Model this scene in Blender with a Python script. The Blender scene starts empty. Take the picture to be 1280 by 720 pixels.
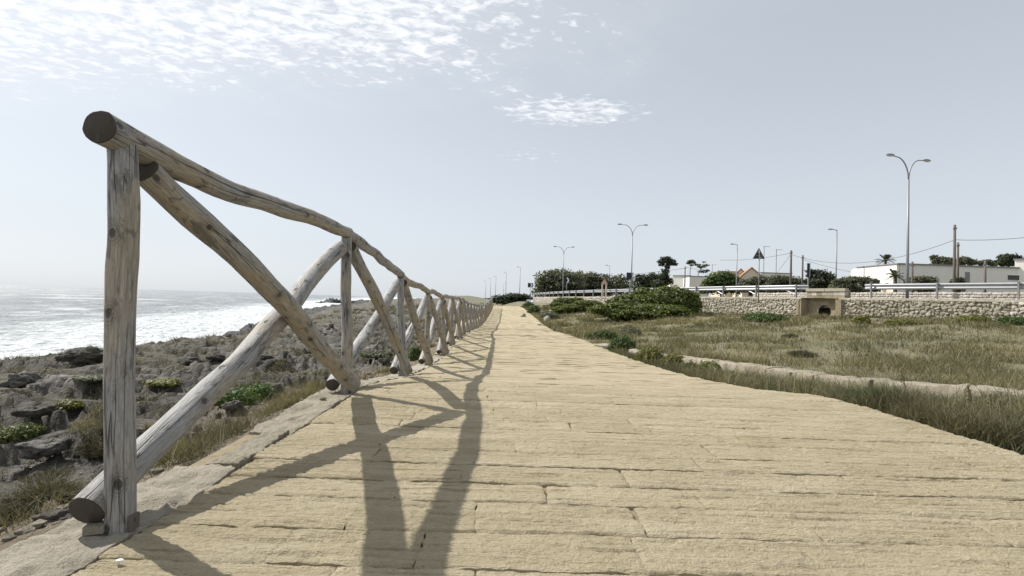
import bpy, math, random
import numpy as np
from mathutils import Vector, Matrix
R = math.radians
S = bpy.context.scene
COL = S.collection

# ------------------------------------------------------------------ camera
CAMZ = 0.70
FPX = 640.0                                   # focal length in photo pixels (1280 wide)
ROLL = R(1.78); PITCH = math.atan(15.8 / FPX)
cam = bpy.data.cameras.new('camera'); cam.sensor_width = 36; cam.lens = 36 * FPX / 1280
cam.clip_start = 0.05; cam.clip_end = 20000
co = bpy.data.objects.new('camera', cam); COL.objects.link(co)
_f = Vector((0, math.cos(PITCH), math.sin(PITCH))); _u0 = Vector((0, -math.sin(PITCH), math.cos(PITCH))); _x = Vector((1, 0, 0))
_r = _x * math.cos(ROLL) + _u0 * math.sin(ROLL); _u = _u0 * math.cos(ROLL) - _x * math.sin(ROLL)
co.matrix_world = Matrix(((_r.x, _u.x, -_f.x, 0), (_r.y, _u.y, -_f.y, 0), (_r.z, _u.z, -_f.z, CAMZ), (0, 0, 0, 1)))
S.camera = co

def at(px, py, D):
    """world point seen at photo pixel (px, py) at depth D along +Y"""
    d = _f + _r * ((px - 640) / FPX) - _u * ((py - 360) / FPX)
    d = d * (D / d.y)
    return Vector((d.x, d.y, d.z + CAMZ))

# ------------------------------------------------------------------ node helpers
def nd(nt, typ, ins=None, **props):
    n = nt.nodes.new('ShaderNode' + typ)
    for k, v in props.items(): setattr(n, k, v)
    for k, v in (ins or {}).items():
        s = n.inputs[k]
        if isinstance(v, bpy.types.NodeSocket): nt.links.new(v, s)
        else:
            if s.type == 'RGBA' and len(v) == 3: v = (*v, 1)
            s.default_value = v
    return n
def mth(nt, op, a, b=None, c=None, clamp=False):
    ins = {0: a}
    if b is not None: ins[1] = b
    if c is not None: ins[2] = c
    return nd(nt, 'Math', ins, operation=op, use_clamp=clamp).outputs[0]
def mixc(nt, fac, a, b, mode='MIX'):
    n = nt.nodes.new('ShaderNodeMix'); n.data_type = 'RGBA'; n.blend_type = mode
    for k, v in ((0, fac), (6, a), (7, b)):
        s = n.inputs[k]
        if isinstance(v, bpy.types.NodeSocket): nt.links.new(v, s)
        else: s.default_value = (*v, 1) if (k > 0 and len(v) == 3) else v
    return n.outputs[2]
def ramp(nt, fac, stops, interp='LINEAR'):
    n = nt.nodes.new('ShaderNodeValToRGB'); n.color_ramp.interpolation = interp
    e = n.color_ramp.elements
    while len(e) < len(stops): e.new(0.5)
    for el, (p, c) in zip(e, stops):
        el.position = p; el.color = (c, c, c, 1) if isinstance(c, (int, float)) else (*c, 1)
    nt.links.new(fac, n.inputs[0])
    return n.outputs[0]
def sstep(nt, v, lo, hi):
    n = nd(nt, 'MapRange', {0: v, 1: lo, 2: hi}, interpolation_type='SMOOTHSTEP')
    return n.outputs[0]
def noise(nt, vec, scale, detail=4, rough=.55, dist=0, out=0):
    return nd(nt, 'TexNoise', {'Vector': vec, 'Scale': scale, 'Detail': detail, 'Roughness': rough, 'Distortion': dist}).outputs[out]
def scl(nt, vec, s, loc=(0, 0, 0)):
    return nd(nt, 'Mapping', {'Vector': vec, 'Scale': s, 'Location': loc}).outputs[0]

# ------------------------------------------------------------------ world, sun, exposure
SUN_AZ = 60.5                                 # degrees left of the view direction
SUN_EL = 45.0
w = bpy.data.worlds.new('World'); S.world = w; w.use_nodes = True
nt = w.node_tree; nt.nodes.clear()
sky = nd(nt, 'TexSky', sky_type='NISHITA', sun_disc=False)
sky.sun_elevation = R(SUN_EL); sky.sun_rotation = R(-SUN_AZ)
sky.dust_density = 1.4; sky.air_density = 1.0; sky.ozone_density = 2.0; sky.altitude = 0
tc = nd(nt, 'TexCoord').outputs['Generated']
sep = nd(nt, 'SeparateXYZ', {0: tc})
dx, dy, dz = sep.outputs
zc = mth(nt, 'MAXIMUM', dz, 0.02)
cu = mth(nt, 'DIVIDE', dx, zc); cv = mth(nt, 'DIVIDE', dy, zc)
cp = nd(nt, 'CombineXYZ', {0: cu, 1: cv, 2: 0.0}).outputs[0]
cells = noise(nt, scl(nt, cp, (1, 1.35, 1)), 13.0, 6, .62, .4)
band = noise(nt, scl(nt, cp, (1, 1, 1), (3.1, 1.7, 0)), 1.3, 3, .5)
wob = noise(nt, cp, 3.5, 4, .6)
wobm = mth(nt, 'MULTIPLY_ADD', wob, 0.9, -0.45)
vv = mth(nt, 'ADD', cv, wobm); uu = mth(nt, 'ADD', cu, mth(nt, 'MULTIPLY', wobm, 1.3))
# the sheet of small cloud overhead and out over the sea, ending along a ragged edge
e1 = mth(nt, 'SUBTRACT', 1.0, sstep(nt, mth(nt, 'MULTIPLY_ADD', cu, 0.10, vv), 1.7, 3.0))
e2 = mth(nt, 'SUBTRACT', 1.0, sstep(nt, mth(nt, 'ADD', uu, mth(nt, 'MULTIPLY', cv, -0.1)), -0.7, 0.95))
field = mth(nt, 'MULTIPLY', e1, e2)
def blob(u0, v0, ru, rv):
    a = mth(nt, 'DIVIDE', mth(nt, 'SUBTRACT', cu, u0), ru); b = mth(nt, 'DIVIDE', mth(nt, 'SUBTRACT', cv, v0), rv)
    d = mth(nt, 'ADD', mth(nt, 'MULTIPLY', a, a), mth(nt, 'MULTIPLY', b, b))
    return mth(nt, 'SUBTRACT', 1.0, sstep(nt, d, 0.0, 1.0))
b1 = mth(nt, 'MULTIPLY', blob(.27, 2.66, .60, .34), .86)
b2 = mth(nt, 'MULTIPLY', blob(.10, 3.5, .38, .34), .58)
b3 = mth(nt, 'MULTIPLY', blob(-.42, 2.15, .26, .16), .8)
b4 = mth(nt, 'MULTIPLY', blob(-2.9, 3.3, .7, .3), .35)
reg = mth(nt, 'MAXIMUM', field, mth(nt, 'MAXIMUM', mth(nt, 'MAXIMUM', b1, b2), mth(nt, 'MAXIMUM', b3, b4)))
th = mth(nt, 'MULTIPLY_ADD', reg, -0.43, 0.80)
th = mth(nt, 'MULTIPLY_ADD', band, -0.10, mth(nt, 'ADD', th, 0.05))
al = sstep(nt, mth(nt, 'SUBTRACT', cells, th), -0.06, 0.26)
al = mth(nt, 'MULTIPLY', al, mth(nt, 'MULTIPLY', sstep(nt, reg, 0.02, 0.3), 0.85))
al = mth(nt, 'MAXIMUM', al, mth(nt, 'MULTIPLY', field, .15))
hs = nd(nt, 'HueSaturation', {'Saturation': 0.50, 'Value': 0.82, 'Color': sky.outputs[0]}).outputs[0]
hs = mixc(nt, 1.0, hs, (.985, 1.0, 1.01), 'MULTIPLY')
hz = mth(nt, 'SUBTRACT', 1.0, sstep(nt, dz, 0.0, 0.45))
hs = mixc(nt, mth(nt, 'MULTIPLY_ADD', hz, 0.22, 0.48), hs, (6.6, 7.1, 7.65))      # thin high veil that whitens the whole sky
skyc = mixc(nt, al, hs, (8.8, 8.95, 9.2))
bg = nd(nt, 'Background', {'Color': skyc, 'Strength': 0.103})
wo = nt.nodes.new('ShaderNodeOutputWorld'); nt.links.new(bg.outputs[0], wo.inputs[0])

sl = bpy.data.lights.new('sun', 'SUN'); sl.energy = 5.0; sl.angle = R(0.53); sl.color = (1, .965, .90)
so = bpy.data.objects.new('sun', sl); COL.objects.link(so)
sd = Vector((-math.sin(R(SUN_AZ)) * math.cos(R(SUN_EL)), math.cos(R(SUN_AZ)) * math.cos(R(SUN_EL)), math.sin(R(SUN_EL))))
so.rotation_euler = (-sd).to_track_quat('-Z', 'Y').to_euler(); so.location = sd * 60
S.view_settings.view_transform = 'Standard'; S.view_settings.look = 'None'
S.view_settings.exposure = 0.27; S.view_settings.gamma = 1.0
S.render.engine = 'CYCLES'
S.cycles.max_bounces = 6; S.cycles.transparent_max_bounces = 6

# ------------------------------------------------------------------ numpy noise
def _hash(ix, iy, s):
    n = (ix.astype(np.int64) * 374761393 + iy.astype(np.int64) * 668265263 + s * 974634777) & 0xffffffff
    n = ((n ^ (n >> 13)) * 1274126177) & 0xffffffff
    return (n ^ (n >> 16)) & 0xffffffff
def pn(x, y, s=0):
    x = np.asarray(x, float); y = np.asarray(y, float)
    ix = np.floor(x); iy = np.floor(y); fx = x - ix; fy = y - iy
    u = fx * fx * fx * (fx * (fx * 6 - 15) + 10); v = fy * fy * fy * (fy * (fy * 6 - 15) + 10)
    def g(a, b):
        t = _hash(ix + a, iy + b, s) * (2 * math.pi / 4294967296.0)
        return np.cos(t) * (fx - a) + np.sin(t) * (fy - b)
    n0 = g(0, 0) * (1 - u) + g(1, 0) * u; n1 = g(0, 1) * (1 - u) + g(1, 1) * u
    return (n0 * (1 - v) + n1 * v) * 1.5
def fbm(x, y, o=4, s=0, g=.5):
    t = 0; a = 1; f = 1
    for k in range(o):
        t = t + a * pn(x * f + k * 7.3, y * f - k * 3.1, s + k); a *= g; f *= 2.03
    return t
def ridged(x, y, o=4, s=0, g=.55):
    t = 0; a = 1; f = 1; wgt = 1
    for k in range(o):
        n = 1 - np.abs(pn(x * f + k * 5.1, y * f + k * 2.7, s + k)) * 1.6
        n = np.clip(n, 0, 1) ** 2 * wgt
        wgt = np.clip(n * 1.6, 0, 1); t = t + a * n; a *= g; f *= 2.1
    return t
def worley(x, y, s=0):
    x = np.asarray(x, float); y = np.asarray(y, float)
    ix = np.floor(x); iy = np.floor(y)
    f1 = np.full(x.shape, 9.); f2 = np.full(x.shape, 9.); idv = np.zeros(x.shape)
    for a in (-1, 0, 1):
        for b in (-1, 0, 1):
            h = _hash(ix + a, iy + b, s); h2 = _hash(ix + a, iy + b, s + 77)
            px = ix + a + h / 4294967296.; py = iy + b + h2 / 4294967296.
            d = np.hypot(px - x, py - y)
            nearer = d < f1
            f2 = np.where(nearer, f1, np.minimum(f2, d)); idv = np.where(nearer, (h % 1000) / 1000., idv); f1 = np.where(nearer, d, f1)
    return f1, f2, idv
def ss(x, a, b):
    t = np.clip((x - a) / (b - a), 0, 1); return t * t * (3 - 2 * t)

# ------------------------------------------------------------------ mesh helpers
def mk(name, V, F, mats, parent=None, smooth=False, fmat=None, attrs=None, origin=(0, 0, 0), sharp=None):
    """link ONE mesh object; F is a list of (n,k) int arrays; V are world (or parent-local) points, origin becomes the object's location"""
    V = np.asarray(V, dtype=np.float64); og = np.asarray(origin, float)
    if not isinstance(F, (list, tuple)) or (len(F) and not isinstance(F[0], np.ndarray)): F = [np.asarray(F)]
    F = [np.asarray(f, dtype=np.int32) for f in F if len(f)]
    me = bpy.data.meshes.new(name)
    me.vertices.add(len(V)); me.vertices.foreach_set('co', (V - og).astype(np.float32).ravel())
    tot = np.concatenate([np.full(len(f), f.shape[1], np.int32) for f in F])
    loops = np.concatenate([f.ravel() for f in F])
    me.loops.add(len(loops)); me.loops.foreach_set('vertex_index', loops)
    me.polygons.add(len(tot))
    st = np.zeros(len(tot), np.int32); st[1:] = np.cumsum(tot)[:-1]
    me.polygons.foreach_set('loop_start', st); me.polygons.foreach_set('loop_total', tot)
    if not isinstance(mats, (list, tuple)): mats = [mats]
    for m in mats: me.materials.append(m)
    if fmat is not None: me.polygons.foreach_set('material_index', np.asarray(fmat, np.int32))
    sm = np.full(len(tot), bool(smooth)) if sharp is None else ~np.asarray(sharp, bool)
    me.polygons.foreach_set('use_smooth', sm)
    for k, a in (attrs or {}).items():
        a = np.asarray(a, np.float32)
        if a.ndim == 1: at_ = me.attributes.new(k, 'FLOAT', 'POINT'); at_.data.foreach_set('value', a)
        else: at_ = me.attributes.new(k, 'FLOAT_VECTOR', 'POINT'); at_.data.foreach_set('vector', a.ravel())
    me.update(calc_edges=True)
    o = bpy.data.objects.new(name, me); COL.objects.link(o); o.location = origin
    if parent: o.parent = parent
    return o
def tag(o, label=None, cat=None, group=None, kind=None):
    if label: o['label'] = label
    if cat: o['category'] = cat
    if group: o['group'] = group
    if kind: o['kind'] = kind
    return o
def empty(name, loc, label, cat, group=None, rz=0):
    o = bpy.data.objects.new(name, None); COL.objects.link(o); o.location = loc; o.rotation_euler.z = rz
    o.empty_display_size = .2
    return tag(o, label, cat, group)
def grid_faces(nr, nc):
    i = np.arange(nr - 1)[:, None] * nc + np.arange(nc - 1)[None, :]
    return np.stack([i, i + 1, i + nc + 1, i + nc], -1).reshape(-1, 4)
def tube_pts(pts, rad, sides=8, cap=True):
    P = np.asarray(pts, float); n = len(P); rad = np.broadcast_to(np.asarray(rad, float), (n,))
    T = np.gradient(P, axis=0); T /= np.linalg.norm(T, axis=1)[:, None] + 1e-12
    ref = np.array([0, 0, 1.]) if abs(T[0][2]) < .9 else np.array([1., 0, 0])
    a = np.arange(sides) * 2 * math.pi / sides
    V = []
    for k in range(n):
        s = np.cross(T[k], ref); s /= np.linalg.norm(s) + 1e-12; b = np.cross(s, T[k])
        V.append(P[k] + rad[k] * (np.cos(a)[:, None] * s + np.sin(a)[:, None] * b))
    V = np.concatenate(V)
    i = np.arange(n - 1)[:, None] * sides; j = np.arange(sides)[None, :]; j2 = (j + 1) % sides
    F = np.stack([i + j, i + j2, i + sides + j2, i + sides + j], -1).reshape(-1, 4)
    Fs = [F]
    if cap: Fs.append(np.array([list(range(sides))[::-1], list(range((n - 1) * sides, n * sides))]))
    return V, Fs
class MB:
    """collects shapes into one mesh"""
    def __init__(s): s.V = []; s.F = []; s.n = 0; s.M = []
    def add(s, V, F, m=0):
        if isinstance(F, np.ndarray): F = [F]
        for f in F:
            f = np.asarray(f)
            if len(f): s.F.append(f + s.n); s.M.append(np.full(len(f), m))
        s.V.append(np.asarray(V, float)); s.n += len(V); return s
    def box(s, c, size, rz=0, m=0, taper=1.0, ax=None):
        x, y, z = np.asarray(size, float) / 2
        v = np.array([[-x, -y, -z], [x, -y, -z], [x, y, -z], [-x, y, -z], [-x * taper, -y * taper, z], [x * taper, -y * taper, z], [x * taper, y * taper, z], [-x * taper, y * taper, z]])
        if ax is not None: v = v @ np.asarray(ax).T
        ca, sa = math.cos(rz), math.sin(rz)
        v = np.stack([v[:, 0] * ca - v[:, 1] * sa, v[:, 0] * sa + v[:, 1] * ca, v[:, 2]], 1) + np.asarray(c, float)
        return s.add(v, np.array([[0, 3, 2, 1], [4, 5, 6, 7], [0, 1, 5, 4], [1, 2, 6, 5], [2, 3, 7, 6], [3, 0, 4, 7]]), m)
    def tube(s, pts, rad, sides=8, m=0):
        V, F = tube_pts(pts, rad, sides); return s.add(V, F, m)
    def prism(s, poly, axis_a, axis_b, nrm, org, depth, m=0):
        """extrude a 2-D polygon lying in (axis_a, axis_b) at org by depth along nrm"""
        poly = np.asarray(poly, float); n = len(poly); A, B, N, O = [np.asarray(q, float) for q in (axis_a, axis_b, nrm, org)]
        p = O + poly[:, :1] * A + poly[:, 1:] * B
        V = np.concatenate([p, p + N * depth]); j = np.arange(n); j2 = (j + 1) % n
        s.add(V, [np.stack([j, j2, j2 + n, j + n], 1), np.array([list(range(n))[::-1], list(range(n, 2 * n))])], m); return s
    def build(s, name, mats, parent=None, smooth=False, **kw):
        return mk(name, np.concatenate(s.V), s.F, mats, parent, smooth, fmat=np.concatenate(s.M), **kw)

# ------------------------------------------------------------------ materials
def material(name):
    m = bpy.data.materials.new(name); m.use_nodes = True; nt = m.node_tree; nt.nodes.clear()
    out = nt.nodes.new('ShaderNodeOutputMaterial')
    b = nd(nt, 'BsdfPrincipled', {'Roughness': .85, 'Specular IOR Level': .25}); nt.links.new(b.outputs[0], out.inputs[0])
    return m, nt, b
def L(nt, a, b, k): nt.links.new(a, b.inputs[k])
def bump(nt, h, strength, dist, b, prev=None):
    n = nd(nt, 'Bump', {'Height': h, 'Strength': strength, 'Distance': dist})
    if prev is not None: nt.links.new(prev, n.inputs['Normal'])
    nt.links.new(n.outputs[0], b.inputs['Normal']); return n.outputs[0]
def attr(nt, name, out='Vector'): return nd(nt, 'Attribute', attribute_name=name).outputs[out]
def opos(nt): return nd(nt, 'NewGeometry').outputs['Position']
def oirand(nt): return nd(nt, 'ObjectInfo').outputs['Random']

# --- weathered wood, grain runs along the stored log axis
def wood_mat():
    m, nt, b = material('weathered_wood')
    g = attr(nt, 'grain'); rnd = oirand(nt)
    g = nd(nt, 'VectorMath', {0: g, 1: nd(nt, 'CombineXYZ', {0: 0., 1: 0., 2: mth(nt, 'MULTIPLY', rnd, 37.)}).outputs[0]}, operation='ADD').outputs[0]
    fine = noise(nt, scl(nt, g, (90, 90, 6)), 2.0, 6, .7, .5)
    mid = noise(nt, scl(nt, g, (13, 13, 4.2)), 1.8, 6, .68, 1.2)
    big = noise(nt, scl(nt, g, (5, 5, 2.6)), 1.0, 4, .6)
    spk = noise(nt, scl(nt, g, (1, 1, .5)), 70, 4, .7)
    c = ramp(nt, fine, [(.28, (.17, .161, .146)), (.5, (.30, .286, .262)), (.74, (.46, .443, .415))])
    tone = mixc(nt, sstep(nt, mth(nt, 'ADD', big, mth(nt, 'MULTIPLY_ADD', rnd, .3, -.15)), .36, .62), (1.05, .95, .79), (.97, .99, 1.04))
    c = mixc(nt, 1.0, c, tone, 'MULTIPLY')
    c = mixc(nt, mth(nt, 'MULTIPLY', sstep(nt, spk, .55, .75), .4), c, (.14, .125, .105))
    dk = sstep(nt, mid, .52, .64)                    # dark weather stains
    c = mixc(nt, mth(nt, 'MULTIPLY', dk, .68), c, (.085, .077, .068))
    # knots
    wp = attr(nt, 'wrap'); wj = noise(nt, scl(nt, g, (30, 30, 18)), 1.0, 3, .6, 0, 1)
    wq = nd(nt, 'VectorMath', {0: scl(nt, wp, (9.0, 6.2, 1)), 1: nd(nt, 'VectorMath', {0: wj, 1: (.11, .11, 0)}, operation='MULTIPLY').outputs[0]}, operation='ADD').outputs[0]
    vo = nd(nt, 'TexVoronoi', {'Vector': wq, 'Scale': 1.0, 'Randomness': 1.0}, voronoi_dimensions='2D')
    kd = vo.outputs['Distance']; pres = sstep(nt, nd(nt, 'SeparateColor', {0: vo.outputs['Color']}).outputs[0], .32, .36)
    ring = mth(nt, 'SINE', mth(nt, 'MULTIPLY', kd, 95.))
    km = mth(nt, 'MULTIPLY', mth(nt, 'SUBTRACT', 1., sstep(nt, kd, .10, .34)), pres)
    kc = mth(nt, 'MULTIPLY', mth(nt, 'SUBTRACT', 1., sstep(nt, kd, .05, .12)), pres)
    c = mixc(nt, mth(nt, 'MULTIPLY', km, mth(nt, 'MULTIPLY_ADD', ring, .26, .34)), c, (.085, .072, .058))
    c = mixc(nt, mth(nt, 'MULTIPLY', kc, .85), c, (.038, .033, .028))
    # thin dark checks along the grain
    ck = noise(nt, scl(nt, g, (26, 26, .7)), 1.0, 2, .5, .2)
    ckm = mth(nt, 'SUBTRACT', 1., sstep(nt, mth(nt, 'ABSOLUTE', mth(nt, 'SUBTRACT', ck, .5)), .0, .012))
    ckm = mth(nt, 'MULTIPLY', ckm, sstep(nt, big, .46, .56))
    c = mixc(nt, mth(nt, 'MULTIPLY', ckm, .8), c, (.05, .045, .04))
    L(nt, c, b, 'Base Color')
    h = mth(nt, 'ADD', mth(nt, 'MULTIPLY', fine, .5), mth(nt, 'MULTIPLY', mid, -.6))
    h = mth(nt, 'SUBTRACT', mth(nt, 'SUBTRACT', h, mth(nt, 'MULTIPLY', ckm, .9)), mth(nt, 'MULTIPLY', kc, .6))
    bump(nt, h, 1.0, .009, b)
    b.inputs['Roughness'].default_value = .62; b.inputs['Specular IOR Level'].default_value = .4
    return m
def wood_end_mat():
    m, nt, b = material('sawn_wood_end')
    g = attr(nt, 'grain'); s = nd(nt, 'SeparateXYZ', {0: g})
    flat = nd(nt, 'CombineXYZ', {0: s.outputs[0], 1: s.outputs[1], 2: 0.}).outputs[0]
    wob = noise(nt, flat, 25, 3)
    d = mth(nt, 'ADD', nd(nt, 'VectorMath', {0: flat}, operation='LENGTH').outputs['Value'], mth(nt, 'MULTIPLY', wob, .012))
    ring = mth(nt, 'SINE', mth(nt, 'MULTIPLY', d, 900.))
    saw = noise(nt, scl(nt, flat, (20, 260, 1)), 1.0, 3)
    c = mixc(nt, mth(nt, 'MULTIPLY_ADD', ring, .25, .4), (.075, .064, .052), (.038, .032, .027))
    c = mixc(nt, mth(nt, 'MULTIPLY', sstep(nt, saw, .4, .75), .6), c, (.085, .073, .06))
    L(nt, c, b, 'Base Color'); bump(nt, saw, .5, .003, b)
    return m
M = {}
M['wood'] = wood_mat(); M['wood_end'] = wood_end_mat()

def stone_mat(name, cols, rough_scale=1.0, streak=True, bumpd=.006, objvar=.12, gloss=.9):
    m, nt, b = material(name)
    p = opos(nt)
    if streak: pv = scl(nt, p, (1, 3.2, 1))
    else: pv = p
    n1 = noise(nt, pv, 2.2 * rough_scale, 5, .6, .3)
    n2 = noise(nt, scl(nt, p, (1, 2.0, 1)) if streak else p, 28 * rough_scale, 6, .7)
    n3 = noise(nt, p, 130 * rough_scale, 4, .7)
    n4 = noise(nt, scl(nt, p, (.30, 7.5, 1)) if streak else p, 5.0 * rough_scale, 5, .68, .15)
    c = ramp(nt, n1, [(.3, cols[0]), (.52, cols[1]), (.75, cols[2])])
    c = mixc(nt, mth(nt, 'MULTIPLY', sstep(nt, n2, .5, .78), .45), c, cols[3])
    c = mixc(nt, mth(nt, 'MULTIPLY', sstep(nt, n3, .52, .74), .6), c, cols[3])
    c = mixc(nt, mth(nt, 'MULTIPLY', sstep(nt, n4, .55, .68), .55), c, cols[3])
    if objvar:
        v = mth(nt, 'MULTIPLY_ADD', oirand(nt), objvar * 2, 1 - objvar)
        c = mixc(nt, 1.0, c, nd(nt, 'CombineXYZ', {0: v, 1: v, 2: mth(nt, 'MULTIPLY', v, mth(nt, 'MULTIPLY_ADD', v, .25, .75))}).outputs[0], 'MULTIPLY')
    L(nt, c, b, 'Base Color')
    h = mth(nt, 'ADD', mth(nt, 'MULTIPLY', n2, .9), mth(nt, 'MULTIPLY', n3, .62))
    h = mth(nt, 'ADD', h, mth(nt, 'MULTIPLY', n4, 1.1 if streak else .4))
    bump(nt, h, .9, bumpd, b)
    b.inputs['Roughness'].default_value = gloss; b.inputs['Specular IOR Level'].default_value = .15
    return m
M['slab'] = stone_mat('tuff_paving', [(.42, .355, .235), (.485, .415, .282), (.54, .47, .335), (.215, .172, .11)], bumpd=.028, objvar=.06)
M['kerbstone'] = stone_mat('grey_kerb_stone', [(.32, .283, .222), (.385, .345, .275), (.44, .40, .325), (.20, .175, .135)], streak=False, bumpd=.022, objvar=.14)
M['joint'] = stone_mat('joint_sand', [(.22, .18, .115), (.26, .215, .14), (.30, .25, .165), (.16, .13, .085)], objvar=0)
M['rubble'] = stone_mat('rubble_stone', [(.33, .30, .245), (.42, .385, .32), (.50, .465, .395), (.24, .215, .175)], streak=False, bumpd=.02, objvar=.32)
M['mortar'] = stone_mat('wall_core', [(.20, .17, .125), (.25, .215, .16), (.29, .25, .19), (.13, .11, .085)], streak=False, objvar=0)
M['block'] = stone_mat('sandstone_block', [(.235, .195, .13), (.295, .25, .17), (.345, .30, .215), (.14, .12, .08)], streak=False, bumpd=.012, objvar=.12)
M['channel'] = stone_mat('pale_worn_stone', [(.28, .245, .185), (.34, .30, .235), (.40, .355, .28), (.17, .145, .105)], streak=False, bumpd=.02, objvar=.08)
M['coping'] = stone_mat('cement_coping', [(.33, .295, .235), (.38, .345, .275), (.43, .39, .315), (.27, .24, .185)], streak=False, objvar=.05)
M['boulder'] = stone_mat('limestone_boulder', [(.24, .21, .17), (.33, .295, .24), (.42, .38, .31), (.14, .125, .10)], streak=False, rough_scale=1.3, bumpd=.03, objvar=.12)
M['asphalt'] = stone_mat('asphalt', [(.05, .05, .05), (.06, .06, .058), (.075, .073, .07), (.04, .04, .04)], streak=False, objvar=0)

def shore_mat():
    m, nt, b = material('karst_rock')
    p = opos(nt); wet = attr(nt, 'wet', 'Fac'); soil = attr(nt, 'soil', 'Fac')
    n1 = noise(nt, p, .7, 6, .62, .4); n2 = noise(nt, p, 5.0, 7, .68, .3); n3 = noise(nt, p, 38, 5, .7)
    c = ramp(nt, n1, [(.28, (.075, .071, .063)), (.46, (.145, .135, .119)), (.58, (.225, .21, .187)), (.75, (.36, .338, .302))])
    c = mixc(nt, mth(nt, 'MULTIPLY', sstep(nt, n2, .46, .62), .78), c, (.058, .055, .048))
    c = mixc(nt, mth(nt, 'MULTIPLY', sstep(nt, n3, .55, .75), .45), c, (.10, .09, .07))
    veg = mth(nt, 'MULTIPLY', sstep(nt, noise(nt, p, .55, 5, .65, .6), .45, .58), mth(nt, 'SUBTRACT', 1., wet))
    c = mixc(nt, mth(nt, 'MULTIPLY', veg, .62), c, mixc(nt, n2, (.085, .08, .045), (.17, .15, .095)))
    so = ramp(nt, n2, [(.3, (.20, .155, .105)), (.6, (.31, .25, .175)), (.8, (.40, .33, .24))])
    c = mixc(nt, mth(nt, 'MULTIPLY', soil, .85), c, so)
    wm = sstep(nt, mth(nt, 'ADD', wet, mth(nt, 'MULTIPLY_ADD', n1, .5, -.25)),   .22, .58)
    c = mixc(nt, wm, c, (.035, .034, .033))
    L(nt, c, b, 'Base Color')
    L(nt, mth(nt, 'MULTIPLY_ADD', wm, -.25, .92), b, 'Roughness')
    n4 = nd(nt, 'TexVoronoi', {'Vector': nd(nt, 'VectorMath', {0: p, 1: nd(nt, 'VectorMath', {0: noise(nt, p, 9, 3, .6, 0, 1), 1: (.12, .12, .12)}, operation='MULTIPLY').outputs[0]}, operation='ADD').outputs[0], 'Scale': 11.0}).outputs['Distance']
    pit = mth(nt, 'MULTIPLY', mth(nt, 'SUBTRACT', 1., sstep(nt, n4, .12, .42)), sstep(nt, n1, .4, .55))
    c = mixc(nt, mth(nt, 'MULTIPLY', pit, .0), c, (.1, .1, .1))
    h = mth(nt, 'SUBTRACT', mth(nt, 'ADD', mth(nt, 'MULTIPLY', n2, 1.), mth(nt, 'MULTIPLY', n3, .25)), mth(nt, 'MULTIPLY', pit, .30))
    bump(nt, h, 1.0, .20, b)
    return m
M['shore'] = shore_mat()

def field_mat():
    m, nt, b = material('dry_field_soil')
    p = opos(nt)
    n1 = noise(nt, p, .45, 5, .6, .4); n2 = noise(nt, p, 9, 6, .7); n3 = noise(nt, p, .16, 3, .5)
    c = ramp(nt, n1, [(.3, (.135, .125, .075)), (.5, (.185, .168, .105)), (.7, (.245, .215, .145))])
    c = mixc(nt, mth(nt, 'MULTIPLY', sstep(nt, n2, .45, .7), .6), c, (.075, .075, .04))
    c = mixc(nt, mth(nt, 'MULTIPLY', sstep(nt, n1, .66, .74), .7), c, (.40, .34, .24))
    c = mixc(nt, mth(nt, 'MULTIPLY', sstep(nt, n3, .5, .65), .4), c, (.09, .095, .045))
    c = mixc(nt, mth(nt, 'MULTIPLY', attr(nt, 'far', 'Fac'), .85), c, mixc(nt, n3, (.085, .09, .06), (.14, .135, .09)))
    L(nt, c, b, 'Base Color'); bump(nt, n2, 1., .06, b)
    return m
M['field'] = field_mat()

def leaf_mat(name, stops, trans=.3, rough=.55, objvar=.1):
    m = bpy.data.materials.new(name); m.use_nodes = True; nt = m.node_tree; nt.nodes.clear()
    out = nt.nodes.new('ShaderNodeOutputMaterial')
    t = attr(nt, 'tint', 'Fac')
    c = ramp(nt, t, stops)
    v = mth(nt, 'MULTIPLY_ADD', oirand(nt), objvar * 2, 1 - objvar)
    c = mixc(nt, 1.0, c, nd(nt, 'CombineXYZ', {0: v, 1: v, 2: v}).outputs[0], 'MULTIPLY')
    b = nd(nt, 'BsdfPrincipled', {'Roughness': rough, 'Specular IOR Level': .3, 'Base Color': c})
    tr = nd(nt, 'BsdfTranslucent', {'Color': mixc(nt, 1.0, c, (1.25, 1.25, .7), 'MULTIPLY')})
    mx = nd(nt, 'MixShader', {0: trans, 1: b.outputs[0], 2: tr.outputs[0]})
    nt.links.new(mx.outputs[0], out.inputs[0]); return m
M['dry'] = leaf_mat('dry_grass', [(0, (.10, .09, .05)), (.45, (.19, .165, .095)), (.8, (.30, .26, .165)), (1, (.42, .37, .26))], .3, .7)
M['olive'] = leaf_mat('olive_grass', [(0, (.066, .066, .034)), (.45, (.128, .116, .064)), (.8, (.20, .175, .102)), (1, (.33, .285, .18))], .3, .6)
M['verge'] = leaf_mat('verge_grass', [(0, (.055, .064, .03)), (.5, (.112, .118, .06)), (.85, (.185, .18, .105)), (1, (.31, .275, .18))], .3, .6)
M['green'] = leaf_mat('green_foliage', [(0, (.03, .05, .014)), (.5, (.06, .095, .024)), (1, (.11, .15, .045))], .3)
M['lentisk'] = leaf_mat('lentisk_foliage', [(0, (.036, .05, .014)), (.5, (.098, .122, .032)), (1, (.22, .245, .07))], .32, .5)
M['darkleaf'] = leaf_mat('dark_foliage', [(0, (.022, .030, .016)), (.5, (.046, .057, .031)), (1, (.085, .098, .055))], .28)
M['grayleaf'] = leaf_mat('grey_green_foliage', [(0, (.06, .068, .043)), (.5, (.11, .118, .078)), (1, (.17, .178, .125))], .35)
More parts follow.
